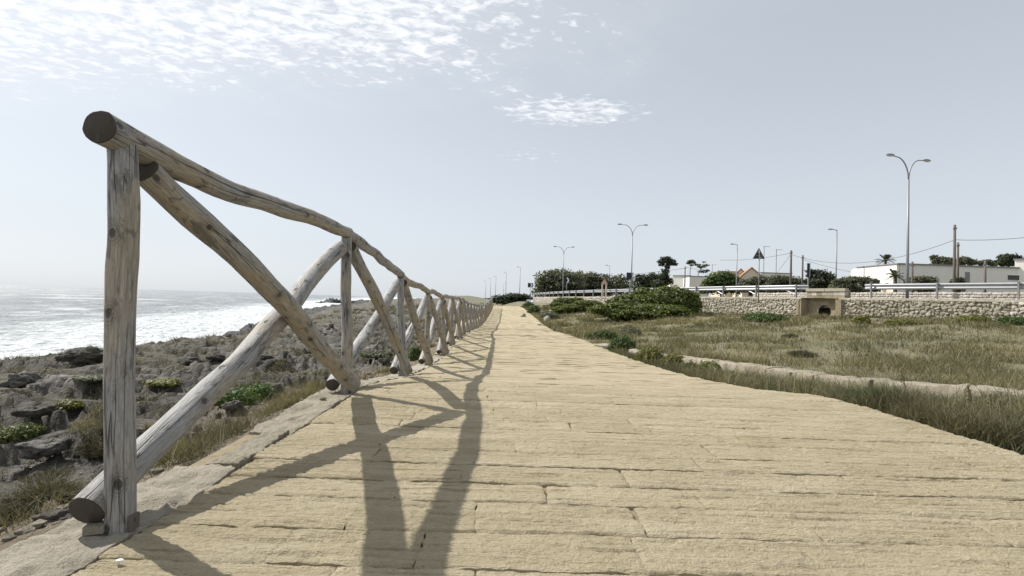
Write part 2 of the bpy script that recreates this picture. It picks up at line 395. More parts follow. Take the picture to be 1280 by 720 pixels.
M['succ'] = leaf_mat('succulent_green', [(0, (.035, .065, .012)), (.5, (.075, .135, .022)), (1, (.15, .21, .05))], .3)
M['yellowgreen'] = leaf_mat('yellow_green_foliage', [(0, (.07, .075, .02)), (.5, (.14, .145, .035)), (1, (.24, .23, .065))], .3)
M['scrub'] = leaf_mat('dark_scrub', [(0, (.045, .043, .024)), (.5, (.088, .082, .046)), (.85, (.15, .135, .078)), (1, (.25, .215, .13))], .25, .7)
M['drymix'] = leaf_mat('shore_scrub', [(0, (.05, .048, .026)), (.4, (.10, .09, .052)), (.7, (.17, .148, .09)), (1, (.29, .25, .16))], .25, .7)
def plain(name, col, rough=.6, metal=0, var=.15, scale=6, bumpd=0, spec=.4):
    m, nt, b = material(name)
    n = noise(nt, nd(nt, 'TexCoord').outputs['Object'], scale, 5, .65)
    c = mixc(nt, n, tuple(x * (1 - var) for x in col), tuple(x * (1 + var) for x in col))
    L(nt, c, b, 'Base Color'); b.inputs['Roughness'].default_value = rough; b.inputs['Metallic'].default_value = metal
    b.inputs['Specular IOR Level'].default_value = spec
    if bumpd: bump(nt, n, .5, bumpd, b)
    return m
M['bark'] = plain('bark', (.10, .085, .065), .9, 0, .5, 9, .03)
M['galv'] = plain('galvanised_steel', (.34, .35, .365), .45, .45, .15, 3)
M['galvdark'] = plain('weathered_post_steel', (.24, .24, .245), .55, .3, .25, 5)
M['pole'] = plain('grey_pole_paint', (.26, .265, .28), .5, .3, .12, 2)
M['lampglass'] = plain('lamp_lens', (.55, .53, .48), .25, 0, .05)
M['woodpole'] = plain('tarred_wood_pole', (.12, .10, .085), .85, 0, .35, 7, .01)
M['wire'] = plain('wire', (.09, .09, .1), .6)
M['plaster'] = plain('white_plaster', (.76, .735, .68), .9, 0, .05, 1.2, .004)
M['plaster_grey_shade'] = plain('grey_and_shaded_plaster', (.68, .66, .62), .9, 0, .07, 1.2, .004)  # greyer copy of the white plaster, shade put into its colour; also grey houses
M['cream'] = plain('cream_plaster', (.62, .54, .42), .9, 0, .06, 1.5)
M['tile'] = plain('terracotta_roof', (.36, .20, .125), .85, 0, .25, 14, .01)
M['felt'] = plain('grey_roof_edge', (.2, .2, .21), .8, 0, .15, 4)
M['black'] = plain('black_paint', (.018, .019, .022), .5, 0, .2, 4)
M['signback'] = plain('dark_sign_back', (.05, .052, .056), .45, .3, .2, 3)
M['signwhite'] = plain('white_sign_film', (.74, .74, .73), .4, 0, .04)
M['signpink'] = plain('faded_red_sign_film', (.50, .24, .20), .5, 0, .1)
M['glass'] = plain('dark_window', (.03, .033, .038), .12, 0, .1)
M['pipe'] = plain('pipe_inside', (.03, .028, .025), .9)
M['concrete'] = plain('old_concrete', (.40, .355, .27), .92, 0, .2, 5, .01)

def sea_mat():
    m, nt, b = material('sea_water')
    p = opos(nt); fo = attr(nt, 'foam', 'Fac')
    q = scl(nt, p, (1, .72, 1)); 
    n1 = noise(nt, q, .30, 5, .6, .5); n2 = noise(nt, q, 1.5, 6, .65, .3); n3 = noise(nt, q, .06, 3, .55)
    lac = noise(nt, q, .8, 7, .72, 1.6)
    v = mth(nt, 'ADD', fo, mth(nt, 'MULTIPLY_ADD', lac, 1.25, -.62))
    v = mth(nt, 'ADD', v, mth(nt, 'MULTIPLY_ADD', n3, .5, -.25))
    glint_cap = noise(nt, scl(nt, p, (1, .6, 1)), .16, 7, .7, .8)
    glint_cap2 = noise(nt, scl(nt, p, (1, .6, 1)), .035, 5, .7, .5)
    cap = mth(nt, 'MULTIPLY', mth(nt, 'MAXIMUM', sstep(nt, glint_cap, .52, .67), sstep(nt, glint_cap2, .53, .68)), .74)  # whitecaps, spread further as white flecks that colour in the sun glitter
    fm = mth(nt, 'MAXIMUM', sstep(nt, v, .42, .86), cap)
    c = mixc(nt, n1, (.125, .14, .155), (.22, .235, .25))
    c = mixc(nt, sstep(nt, fo, .15, .6), c, (.24, .27, .285))
    c = mixc(nt, fm, c, mixc(nt, lac, (.55, .58, .60), (.80, .82, .83)))
    L(nt, c, b, 'Base Color'); L(nt, mth(nt, 'MULTIPLY_ADD', fm, .30, .36), b, 'Roughness')
    b.inputs['IOR'].default_value = 1.333; b.inputs['Specular IOR Level'].default_value = .5
    h = mth(nt, 'ADD', mth(nt, 'MULTIPLY', n1, 2.0), mth(nt, 'MULTIPLY', n2, .8))
    bump(nt, h, 1.0, .9, b)
    return m
M['sea'] = sea_mat()

# ------------------------------------------------------------------ layout functions
def smooth_table(pts, n=1200, k=1.0):
    d = np.array([p[0] for p in pts], float); v = np.array([p[1] for p in pts], float)
    m = np.zeros(len(d)); sl_ = np.diff(v) / np.diff(d)
    for i in range(1, len(d) - 1):
        m[i] = 0 if sl_[i - 1] * sl_[i] <= 0 else 2 * sl_[i - 1] * sl_[i] / (sl_[i - 1] + sl_[i])
    m[0] = sl_[0]; m[-1] = sl_[-1]
    def f(x):
        x = np.asarray(x, float); xc = np.clip(x, d[0], d[-1])
        i = np.clip(np.searchsorted(d, xc) - 1, 0, len(d) - 2)
        h = d[i + 1] - d[i]; t = (xc - d[i]) / h
        r = v[i] * (1 + 2 * t) * (1 - t) ** 2 + m[i] * h * t * (1 - t) ** 2 + v[i + 1] * t * t * (3 - 2 * t) + m[i + 1] * h * t * t * (t - 1)
        return r + np.where(x > d[-1], (x - d[-1]) * m[-1], 0) + np.where(x < d[0], (x - d[0]) * m[0], 0)
    return f
ZP = smooth_table([(-4, 0), (0, 0), (1.5, 0), (3.74, .0), (5.87, -.195), (8.05, -.355), (10.3, -.43), (12.7, -.445), (15, -.465), (17, -.50), (19.2, -.555), (21.4, -.61), (28, -.81), (33, -.80), (42, -.58), (50, -.30), (60, .0), (66, .02), (80, -.25), (140, -.4), (500, -.2)])
XF = smooth_table([(-4, -1.0), (0, -1.10), (1.518, -1.135), (3.74, -1.19), (5.87, -1.235), (8.05, -1.315), (10.34, -1.37), (12.7, -1.46), (14.9, -1.50), (17, -1.57), (21.4, -1.69), (28, -1.77), (33, -1.80), (50, -1.98), (60, -2.2), (80, -3.4), (140, -11), (500, -75)])
XR = smooth_table([(-4, 2.58), (0, 2.62), (2.6, 2.65), (4.8, 2.66), (6.4, 2.66), (8.5, 2.67), (12.7, 2.42), (24, 2.27), (35, 2.1), (50, 1.6), (60, 1.1), (80, .1), (140, -8), (500, -72)])
RD = smooth_table([(-5, 40), (6, 32), (16, 25), (21.8, 21.0), (28, 17.4), (37, 13.6), (50, 10), (62, 7.2), (80, 4.6), (100, 2.6), (140, -2), (300, -26), (500, -60)])
ZB = smooth_table([(-5, .7), (6, .6), (21.8, .45), (28, .30), (37, .22), (50, .30), (62, .45), (80, .55), (100, .6), (140, .8)])
ROADZ = 1.40
SEA = -2.6
SHX = smooth_table([(-6, -22), (10, -21.5), (21, -20.8), (24, -20.2), (27, -18.8), (31, -19.2), (45, -24), (67, -31), (103, -43), (180, -60), (260, -80), (450, -120)])
PROF = smooth_table([(0, 0), (.06, -.28), (.13, -.42), (.3, -.66), (.5, -1.05), (.7, -1.52), (.86, -1.95), (.94, -2.15), (1.0, -2.72), (1.2, -4.6)])

def land(x, y):
    """height of the rocky shore; returns z, wetness, soil"""
    x = np.asarray(x, float); y = np.asarray(y, float)
    xe = XF(y) - .17; sx = SHX(y)
    t = xe - x; u = t / np.maximum(xe - sx, 1)
    uw = u + .035 * fbm(x * .22, y * .22, 3, 5) * ss(u, .3, .8)
    z = PROF(np.clip(uw, 0, 1.2)) + (ZP(y) * (1 - ss(u, 0, .25)) - .07)
    amp = ss(t, .15, 1.6)
    wx = x + .35 * pn(x * .9, y * .9, 31); wy = y + .35 * pn(x * .9 + 9, y * .9, 32)
    r1 = ridged(wx / 3.4, wy / 2.2, 5, 11) - .85
    f1, f2, idv = worley(wx / 1.5, wy / .95, 3)
    crack = ss(f2 - f1, 0.0, .16)
    f1b, f2b, idb = worley(wx / .42, wy / .30, 8)
    crackb = ss(f2b - f1b, 0, .2)
    near = 1 - ss(y, 20, 80)
    d = r1 * .13 + (idv - .5) * .07 * crack + (crack - 1) * .05 + ((idb - .5) * .035 + (crackb - 1) * .03) * near
    d = d + (fbm(x * 2.2, y * 3.4, 5, 21, .6) * .060 + (ridged(x * 3.2, y * 5.5, 4, 24) - .8) * .035) * near
    farw = ss(y, 30, 120)
    d = d * (1 + 1.2 * farw) + ss(u, .75, .95) * (1 - ss(u, .97, 1.03)) * (.30 * ridged(x / 3., y / 2., 3, 40) - .22)
    h_ = z + d; st = .16; kq = h_ / st + 1.1 * fbm(x * .28, y * .5, 4, 26); fl = np.floor(kq); fr = kq - fl
    d = d + (fl + ss(fr, .70, 1.0) - kq) * st * .95 * (1 - .5 * farw)
    z = z + d * amp + (1 - amp) * fbm(x * 9, y * 9, 3, 23) * .012
    # low hills far up the coast
    hill = ss(y, 170, 300) * (.9 + .9 * fbm(x / 60., y / 90., 3, 61)) * (1 - ss(u, .5, .9))
    z = z + np.maximum(hill, 0)
    wet = ss(uw, .74, .93)
    soil = (1 - ss(t, .5, 1.7 + .8 * fbm(x * .8, y * .8, 2, 71)))
    return z, wet, soil
def landz(x, y): return float(land(np.array([x]), np.array([y]))[0][0])

def fieldz(x, y):
    x = np.asarray(x, float); y = np.asarray(y, float)
    a = XR(y); b = RD(y); u = np.clip((x - a) / np.maximum(b - a, .5), -.1, 1.05)
    z0 = ZP(y) - .075
    z = z0 + (ZB(y) - z0) * ss(u, -.05, 1.0)
    t = np.clip(x - a, 0, None)
    z = z + np.maximum(ss(y, 170, 300) * (.9 + .9 * fbm(x / 60., y / 90., 3, 61)), 0)
    return z + fbm(x * .5, y * .5, 4, 91) * .07 * ss(t, .1, 1.5) + fbm(x * 5, y * 5, 3, 95) * .02 * ss(t, 0, .4)
def fz(x, y): return float(fieldz(np.array([x]), np.array([y]))[0])

# ------------------------------------------------------------------ setting: rocky shore
nr, nc = 540, 540
Dg = np.concatenate([np.linspace(-3, .85, 26)[:-1], np.exp(np.linspace(math.log(.85), math.log(430), nr - 25))])
tt = np.linspace(0, 1, nc)
uu_ = 1.16 * tt ** 2.15
DD = np.repeat(Dg[:, None], nc, 1); xe = XF(DD) - .17; XX = xe + .12 - uu_[None, :] * (xe - SHX(DD))
zz, wet, soil = land(XX, DD)
zz = np.where(xe - XX < 0, np.minimum(zz, ZP(DD) - .06), zz)
mk('rocky_shore', np.stack([XX, DD, zz], -1).reshape(-1, 3), grid_faces(nr, nc), M['shore'], smooth=True,
   attrs={'wet': wet.ravel(), 'soil': soil.ravel()})['kind'] = 'structure'

# headland rocks out in the surf
def lump(name, c, rx, ry, h, seed, mat, n=40):
    a = np.linspace(-1, 1, n); A, B = np.meshgrid(a, a); r = np.hypot(A, B)
    X = c[0] + A * rx; Y = c[1] + B * ry
    z = c[2] - 1.2 + (h + 1.2) * (1 - ss(r, .1, 1.0)) * (.55 + .5 * ridged(A * 2.2 + seed, B * 2.2, 4, seed))
    o = mk(name, np.stack([X, Y, z], -1).reshape(-1, 3), grid_faces(n, n), mat, smooth=True, attrs={'wet': np.full(n * n, .55), 'soil': np.zeros(n * n)})
    o['kind'] = 'structure'; return o
for k, (px, py, D, rx, ry, h) in enumerate([(417, 377, 215, 9, 12, 1.3), (432, 378, 225, 10, 12, .9), (455, 376, 260, 14, 14, 1.1), (401, 379.5, 200, 4.5, 6, .45)]):
    p = at(px, py, D); lump('headland', (p.x, p.y, SEA), rx, ry, h, 3 + k, M['shore'])

# sea
ns, na = 430, 430
rr = np.exp(np.linspace(math.log(13), math.log(9000), ns)); aa = np.radians(np.linspace(-100, 4, na))
RRg = np.repeat(rr[:, None], na, 1); AAg = np.repeat(aa[None, :], ns, 0)
X = RRg * np.sin(AAg); Y = RRg * np.cos(AAg)
dsh = SHX(Y) - X                                    # metres out from the shore
fade = np.exp(-np.maximum(RRg - 60, 0) / 220.)
wv = 0
for k, (ang, lam, am) in enumerate([(100, 17, .34), (112, 10.5, .22), (88, 6.3, .14), (125, 4.1, .08), (75, 2.9, .05)]):
    ca, sa = math.cos(R(ang - 90)), math.sin(R(ang - 90))
    ph = (X * ca + Y * sa * .8) * 2 * math.pi / lam + 2.2 * fbm(X / 30., Y / 30., 2, 130 + k)
    wv = wv + am * ((.5 + .5 * np.sin(ph)) ** 1.8 - .4) * (.6 + .8 * fbm(X / 40, Y / 40, 2, 140 + k))
wv = wv * (.35 + .65 * fade)
wv = wv + ss(dsh, 40, 0) * .12 * fbm(X, Y, 3, 150) + np.maximum(RRg - 800, 0) * 0
foam = .66 * (1 - ss(dsh, 4, 26 + 0.10 * RRg)) + .30 * ss(wv, .30, .62) * (1 - ss(RRg, 150, 500)) + .13
foam = foam + .20 * ss(fbm(X / 26., Y / 60., 3, 155), .25, .7) * (1 - ss(RRg, 200, 700))
mk('sea', np.stack([X, Y, SEA + wv], -1).reshape(-1, 3), grid_faces(ns, na)[:, ::-1], M['sea'], smooth=True, attrs={'foam': foam.ravel()})['kind'] = 'structure'

# field between the path and the road, the road and the land behind it
nr, nc = 300, 180
Dg = np.concatenate([np.linspace(-3, .9, 16)[:-1], np.exp(np.linspace(math.log(.9), math.log(470), nr - 15))])
u_ = np.linspace(0, 1, nc) ** 1.5
DD = np.repeat(Dg[:, None], nc, 1); a = np.where(DD > 78, XF(DD) - .3, XR(DD) - .25); b = RD(DD) + .25; XX = a + u_[None, :] * np.maximum(b - a, .3)
zz = fieldz(XX, DD); zz = np.where((XX < XR(DD)) & (DD < 84), np.minimum(zz, ZP(DD) - .09), zz)
mk('field', np.stack([XX, DD, zz], -1).reshape(-1, 3), grid_faces(nr, nc), M['field'], smooth=True, attrs={'far': ss(DD, 70, 140).ravel()})['kind'] = 'structure'
Dr = np.concatenate([np.linspace(-5, 100, 120), np.linspace(104, 480, 60)])
def strip(name, offs, zf, mat):
    DD = np.repeat(Dr[:, None], len(offs), 1); tx = np.gradient(RD(Dr), Dr)
    nxv = 1 / np.sqrt(1 + tx ** 2); nyv = -tx * nxv       # to the right of the road line
    o_ = np.array(offs)[None, :]
    X = RD(DD) + o_ * nxv[:, None]; Y = DD + o_ * nyv[:, None]
    Z = zf(o_ + 0 * DD, X, Y)
    o = mk(name, np.stack([X, Y, Z], -1).reshape(-1, 3), grid_faces(len(Dr), len(offs)), mat, smooth=True); o['kind'] = 'structure'; return o
strip('roadside_ground', [.12, .6, 1.2, 9, 10, 14, 20, 30, 50, 90, 150, 260, 420], lambda o, X, Y: ROADZ - .03 + .03 * fbm(X, Y, 2, 200) * (o < 1.0) + np.clip((o - 12) * .012, 0, 1.6) - .5 * (o > 300), M['field'])
strip('road', [1.05, 8.6], lambda o, X, Y: ROADZ + .012 + 0 * o, M['asphalt'])
for off in (1.25, 4.8, 8.35):
    strip('road_marking', [off, off + .13], lambda o, X, Y: ROADZ + .017 + 0 * o, M['signwhite'])

# ------------------------------------------------------------------ the stone path: base sheet, paving stones, kerb stones
Dg = np.concatenate([np.linspace(-3, 10, 60), np.linspace(10.5, 84, 120)])
nc = 10
DD = np.repeat(Dg[:, None], nc, 1); u_ = np.linspace(0, 1, nc)[None, :]
XX = (XF(DD) - .15) + u_ * (XR(DD) - .02 - XF(DD) + .15)
path = mk('path', np.stack([XX, DD, ZP(DD) - .018], -1).reshape(-1, 3), grid_faces(len(Dg), nc), M['joint'], smooth=True)
path['kind'] = 'structure'
def relief(x, y, kerb=False):
    if kerb: return .013 * fbm(x * 5, y * 5, 4, 310) + .005 * fbm(x * 40, y * 40, 2, 311) - .014 * ss(fbm(x * 9, y * 6, 4, 312), .3, .8)
    r = .0024 * fbm(x * .7, y * 22, 3, 300) + .0030 * fbm(x * 3.2, y * 40, 3, 301) + .0029 * fbm(x * 30, y * 48, 3, 302)
    pit = ss(fbm(x * 3.0, y * 26, 3, 303), .42, .8)
    return r - .009 * pit
def slab_mesh(quad, nx, ny, zoff, seed, kerb=False, tilt=(0, 0), grooves=()):
    """quad corners (x,y): a,b along the near edge, c,d along the far edge"""
    q = np.array(quad, float)
    u, v = np.meshgrid(np.linspace(0, 1, nx + 1), np.linspace(0, 1, ny + 1))
    wx = np.linalg.norm(q[1] - q[0]); wy = np.linalg.norm(q[3] - q[0])
    P = (q[0] * ((1 - u) * (1 - v))[..., None] + q[1] * (u * (1 - v))[..., None] + q[2] * (u * v)[..., None] + q[3] * ((1 - u) * v)[..., None])
    ed = np.minimum(np.minimum(u, 1 - u) * wx, np.minimum(v, 1 - v) * wy)
    P[..., 0] += .006 * pn(P[..., 1] * 30, P[..., 0] * 2 + seed, 320) * (ed < .004); P[..., 1] += .0035 * fbm(P[..., 0] * 12, P[..., 1] + seed * 3.3, 2, 321) * (ed < .004)
    x, y = P[..., 0], P[..., 1]
    wr = .006 + .010 * np.clip(fbm(x * 6 + seed, y * 6, 2, 322) + .2, 0, 1.5)
    edy = np.minimum(v, 1 - v) * wy; edx = np.minimum(u, 1 - u) * wx
    ero = (1 - ss(edy, 0, wr)) * (.011 if not kerb else .006) * (.45 + .55 * ss(fbm(x * 2.4 + seed, y * 3, 2, 323), -.3, .4)) + (1 - ss(edx, 0, .006)) * .0025
    z = ZP(y) + zoff + relief(x, y, kerb) - ero + tilt[0] * (u - .5) + tilt[1] * (v - .5)
    for (gv, gd) in grooves:
        dv = np.abs(v - gv - .035 * fbm(x * 1.5 + gv * 30, x * 0 + gv, 2, 330)) * wy
        z = z - gd * (1 - ss(dv, .002, .008)) * ss(fbm(x * 1.3 + gv * 17, y * 0 + gv * 9 + q[0][1], 3, 331), -.12, .10)
    top = np.stack([x, y, z], -1).reshape(-1, 3)
    n1 = nx + 1
    rim = np.concatenate([np.arange(n1), np.arange(1, ny + 1) * n1 + nx, ny * n1 + np.arange(nx - 1, -1, -1), np.arange(ny - 1, 0, -1) * n1])
    bot = np.concatenate([top[rim], top[rim]]); bot[len(rim):, 2] = ZP(bot[len(rim):, 1]) - .07
    nT = len(top); k = len(rim); j = np.arange(k); j2 = (j + 1) % k
    F = [grid_faces(ny + 1, n1), np.stack([nT + j, nT + k + j, nT + k + j2, nT + j2], 1)]
    return np.concatenate([top, bot]), F
rng = random.Random(5)
y = -.6; rows = []
while y < 79:
    h = rng.uniform(.18, .235) if y < 30 else .24
    rows.append((y, y + h)); y += h
n_parts = 0; rest = MB()
sk0 = 0.0
for (y0, y1) in rows:
    sk1 = rng.uniform(-.006, .009); rz = rng.gauss(0, .0022); rt = rng.gauss(0, .0025); grv = [((k + rng.uniform(.2, .8)) / 6.0, rng.uniform(.001, .0065)) for k in range(6)]
    xl = float(XF(y0)) + .075 + rng.uniform(-.012, .012); xr = float(XR(y0)) + rng.uniform(-.03, .02)
    x = xl - rng.uniform(0, .3); cuts = [xl]
    while True:
        x += rng.uniform(.42, .68) if rng.random() < .85 else rng.uniform(.25, .4)
        if x > xr - .15: break
        if x > xl + .12: cuts.append(x)
    cuts.append(xr)
    g = .0004
    for a, b_ in zip(cuts[:-1], cuts[1:]):
        sh = rng.uniform(-.012, .012)
        gy = .0032
        quad = [(a + g, y0 + gy + sk0 * a), (b_ - g, y0 + gy + sk0 * b_), (b_ - g + sh, y1 - gy + sk1 * b_), (a + g + sh, y1 - gy + sk1 * a)]
        zo = rz + rng.gauss(0, .0007); tl = (rng.gauss(0, .0008), rt + rng.gauss(0, .0008))
        vis = abs(a) < y1 * 1.15 + .5 and y1 > .9
        if vis and n_parts < 292:
            nx, ny = ((60, 34) if y0 < 2.2 else (48, 22) if y0 < 3.4 else (30, 12) if y0 < 4.6 else (10, 5) if y0 < 6 else (6, 3))
            V, F = slab_mesh(quad, nx, ny, zo, rng.random() * 50, tilt=tl, grooves=grv)
            nT = (nx + 1) * (ny + 1)
            mk('paving_stone', V, F, M['slab'], path, smooth=True, origin=(a, y0, 0), sharp=np.r_[np.zeros(nx * ny, bool), np.ones((len(V) - nT) // 2, bool)])
            n_parts += 1
        else:
            V, F = slab_mesh(quad, 4 if y0 < 15 else 2, 2 if y0 < 15 else 1, zo, rng.random() * 50, tilt=tl); rest.add(V, F)
    sk0 = sk1
tag(rest.build('paving_stones', M['slab'], path, smooth=False), kind='stuff')
y = -.8
while y < 46:
    ln = rng.uniform(.5, 1.15) if y < 12 else 1.2
    y1 = y + ln; split = (1.75 < y < 2.3)
    xo = lambda d: float(XF(d)) - .165 + .02 * math.sin(d * 3.1); xi = lambda d: float(XF(d)) + .065
    g = .006
    spans = [(0, 1)] if not split else [(0, .36), (.40, 1)]
    for (s0, s1) in spans:
        qa = lambda d, s: (xo(d) + (xi(d) - xo(d)) * s, d)
        quad = [qa(y + g, s0), qa(y + g, s1), qa(y1 - g, s1), qa(y1 - g, s0)]
        big = y < 4.5
        V, F = slab_mesh(quad, 22 if big else 4, 50 if big else 6, rng.gauss(.004, .006) - .03 * (split and s0 == 0), rng.random() * 40, True, (rng.gauss(0, .006), rng.gauss(0, .005)))
        mk('kerb_stone', V, F, M['kerbstone'], path, smooth=True, origin=(xi(y), y, 0))
    y = y1
# the little offcuts and pebbles lying on the path
def pebble(c, r, seed, mat, name, label):
    V, F = rock_arrays(r, seed, 2); tag(mk(name, V + np.array(c), F, mat, smooth=True, origin=c), label, 'stone')

# ------------------------------------------------------------------ rocks
def ico(sub):
    import bmesh
    bm = bmesh.new(); bmesh.ops.create_icosphere(bm, subdivisions=sub, radius=1.0)
    V = np.array([v.co[:] for v in bm.verts]); F = np.array([[v.index for v in f.verts] for f in bm.faces]); bm.free(); return V, F
ICO = {k: ico(k) for k in (1, 2, 3, 4)}
def rock_arrays(r, seed, sub=3, flat=.7, rough=.35):
    V, F = ICO[sub]; V = V.copy(); rs = np.random.RandomState(int(seed * 97) % 100000)
    for k in range(7):                                  # planar cuts make it angular
        n = rs.normal(size=3); n /= np.linalg.norm(n); d = rs.uniform(.5, .85)
        over = V @ n - d; V -= np.where(over > 0, over, 0)[:, None] * n * .85
    nz = fbm(V[:, 0] * 1.6 + seed, V[:, 1] * 1.6 + V[:, 2] * 1.3, 4, 400 + int(seed)) + .6 * fbm(V[:, 2] * 3 + seed, V[:, 0] * 3 - V[:, 1], 3, 410)
    V *= (1 + rough * .35 * nz)[:, None]
    rx = np.array(r) if hasattr(r, '__len__') else np.array([r, r * rs.uniform(.7, 1), r * flat])
    return V * rx, F
def boulder(px, py, D, r, label, seed, shore=True, mat='boulder', sub=4, group=None, sink=.35):
    p = at(px, py, D); z = landz(p.x, p.y) if shore else fz(p.x, p.y)
    V, F = rock_arrays(r, seed, sub); h = V[:, 2].max()
    c = np.array([p.x, p.y, z + h * (1 - 2 * sink) * .5])
    return tag(mk('boulder', V + c, F, M[mat], smooth=True, origin=(p.x, p.y, z)), label, 'boulder', group)

# ------------------------------------------------------------------ the log fence
def log_arrays(p0, p1, r0, r1, seed, sides=20, segs=26, bend=.02, bendv=None, cracks=1, endflat=True):
    p0 = np.array(p0, float); p1 = np.array(p1, float); ax = p1 - p0; Ln = np.linalg.norm(ax); ax /= Ln
    ref = np.array([1., 0, 0]) if abs(ax[0]) < .8 else np.array([0, 1., 0])
    s_ = np.cross(ax, ref); s_ /= np.linalg.norm(s_); t_ = np.cross(ax, s_)
    rs = np.random.RandomState(seed)
    ang = list(np.linspace(0, 2 * math.pi, sides, endpoint=False) + rs.uniform(0, .2))
    cr = []
    if sides >= 14:
        for k in range(cracks):
            a0 = rs.uniform(0, 2 * math.pi); cr.append((a0, rs.uniform(-.1, .35), rs.uniform(.5, 1.1), rs.uniform(-.25, .25)))
    n = segs + 1; s = np.linspace(0, 1, n)
    bv = np.zeros(3) if bendv is None else np.array(bendv, float)
    ph1, ph2 = rs.uniform(0, 6.28, 2)
    cen = p0 + s[:, None] * ax * Ln
    env = np.sin(np.pi * s)
    cen = cen + env[:, None] * bv + (env * bend * .6 * pn(s * 7 + seed, s * 0, 503))[:, None] * t_ + (env * bend * .6 * pn(s * 6 + seed, s * 0 + 4, 504))[:, None] * s_
    cen = cen + (env * bend * np.sin(s * 5.1 + ph1))[:, None] * s_ + (env * bend * np.sin(s * 4.3 + ph2))[:, None] * t_
    base = r0 + (r1 - r0) * s
    for k in range(3): base = base * (1 + .07 * rs.uniform(.3, 1) * np.exp(-((s - rs.uniform(.1, .9)) / .06) ** 2))
    base = base * (1 + .05 * pn(s * 4 + seed, s * 0 + 2.2, 500))
    if cr:                                              # narrow column triples carry the drying cracks
        extra = []
        for (a0, *_r) in cr: extra += [a0 - .06, a0, a0 + .06]
        ang = sorted([a for a in ang if all(abs((a - c[0] + math.pi) % (2 * math.pi) - math.pi) > .12 for c in cr)] + [e % (2 * math.pi) for e in extra])
    ang = np.array(list(ang) + [ang[0] + 2 * math.pi]); m = len(ang)
    A = np.repeat(ang[None, :], n, 0); Sg = np.repeat(s[:, None], m, 1)
    rad = base[:, None] * (1 + .085 * pn(np.cos(A) * 1.1 + seed, Sg * Ln * 3.2 + np.sin(A), 501) + .035 * pn(np.cos(A) * 3 + seed, Sg * Ln * 11 + np.sin(A) * 3, 502))
    for (a0, c0, c1, tw) in cr:
        dd = np.abs((A - a0 + math.pi) % (2 * math.pi) - math.pi)
        rad = rad - (dd < .02) * np.clip((Sg - c0) * 6, 0, 1) * np.clip((c1 - Sg) * 6, 0, 1) * base[:, None] * .34
    tw_ = rs.uniform(-.35, .35)                         # spiral twist of the grain
    Aw = A + tw_ * Sg
    off = rad[..., None] * (np.cos(Aw)[..., None] * s_ + np.sin(Aw)[..., None] * t_)
    V = (cen[:, None, :] + off).reshape(-1, 3)
    g = np.stack([rad * np.cos(A), rad * np.sin(A), Sg * Ln + seed % 17], -1).reshape(-1, 3)
    wr_ = np.stack([A * (r0 + r1) / 2 + seed * 1.713, Sg * Ln + seed * .937, 0 * A], -1).reshape(-1, 3)
    i = np.arange(n - 1)[:, None] * m; j = np.arange(m - 1)[None, :]; j2 = j + 1
    F = np.stack([i + j, i + j2, i + m + j2, i + m + j], -1).reshape(-1, 4)
    # caps with an own inset ring so that the end rounds off slightly
    Vc = []; gc = []; Fc = []
    nb = len(V)
    for e, (r_i, sg) in enumerate(((0, -1), (n - 1, 1))):
        ring = V[r_i * m:(r_i + 1) * m]; c = cen[r_i]
        inner = c + (ring - c) * .93 + ax * sg * .006
        Vc += [ring, inner, (c + ax * sg * .006)[None]]
        gr = g[r_i * m:(r_i + 1) * m]; gc += [gr, gr * np.array([.93, .93, 1]), np.array([[0, 0, gr[0, 2]]])]
        b0 = nb + e * (2 * m + 1); jj = np.arange(m); jk = (jj + 1) % m
        q = np.stack([b0 + jj, b0 + jk, b0 + m + jk, b0 + m + jj], 1); tr = np.stack([b0 + m + jj, b0 + m + jk, np.full(m, b0 + 2 * m)], 1)
        if sg < 0: q = q[:, ::-1]; tr = tr[:, ::-1]
        # bring into outward order
        Fc.append((q[:, ::-1], tr[:, ::-1]) if False else (q, tr))
    V = np.concatenate([V] + Vc); g = np.concatenate([g] + gc); wr_ = np.concatenate([wr_, np.zeros((len(V) - len(wr_), 3))])
    Fs = [F, Fc[0][0], Fc[1][0], Fc[0][1], Fc[1][1]]
    fm = np.concatenate([np.zeros(len(F)), np.ones(2 * m), np.ones(2 * m)])
    return V, Fs, fm, g, wr_
POSTS = []
H = 1.115
base_px = {0: (152, 655), 1: (433, 488), 2: (502.5, 470), 3: (534, 457), 4: (554, 444)}
top_px = {0: (153, 186), 1: (433.5, 298), 2: (501, 348), 3: (535, 368.5), 4: (553, 375)}
Dp = 1.518
for i in range(25):
    D = 1.518 + i * 2.2
    if i in base_px:
        b0 = at(*base_px[i], D); t0 = at(*top_px[i], D)
        POSTS.append((Vector((b0.x, D, float(ZP(D)))), Vector((t0.x, D, float(ZP(D)) + H))))
    else:
        x = float(XF(D)); z = float(ZP(D)); rj = random.Random(i)
        POSTS.append((Vector((x, D, z)), Vector((x + rj.uniform(-.03, .03), D + rj.uniform(-.03, .03), z + H + rj.uniform(-.03, .03)))))
fence = empty('log_fence', POSTS[0][0], 'long weathered log fence with crossed braces along the sea side of the stone path', 'fence')
def add_log(name, *a, **k):
    V, Fs, fm, g, wr_ = log_arrays(*a, **k); p0 = Vector(a[0])
    loc = p0 - fence.location
    o = mk(name, V, Fs, [M['wood'], M['wood_end']], fence, smooth=True, fmat=fm, attrs={'grain': g, 'wrap': wr_}, origin=tuple(p0))
    o.location = loc
    me = o.data
    return o
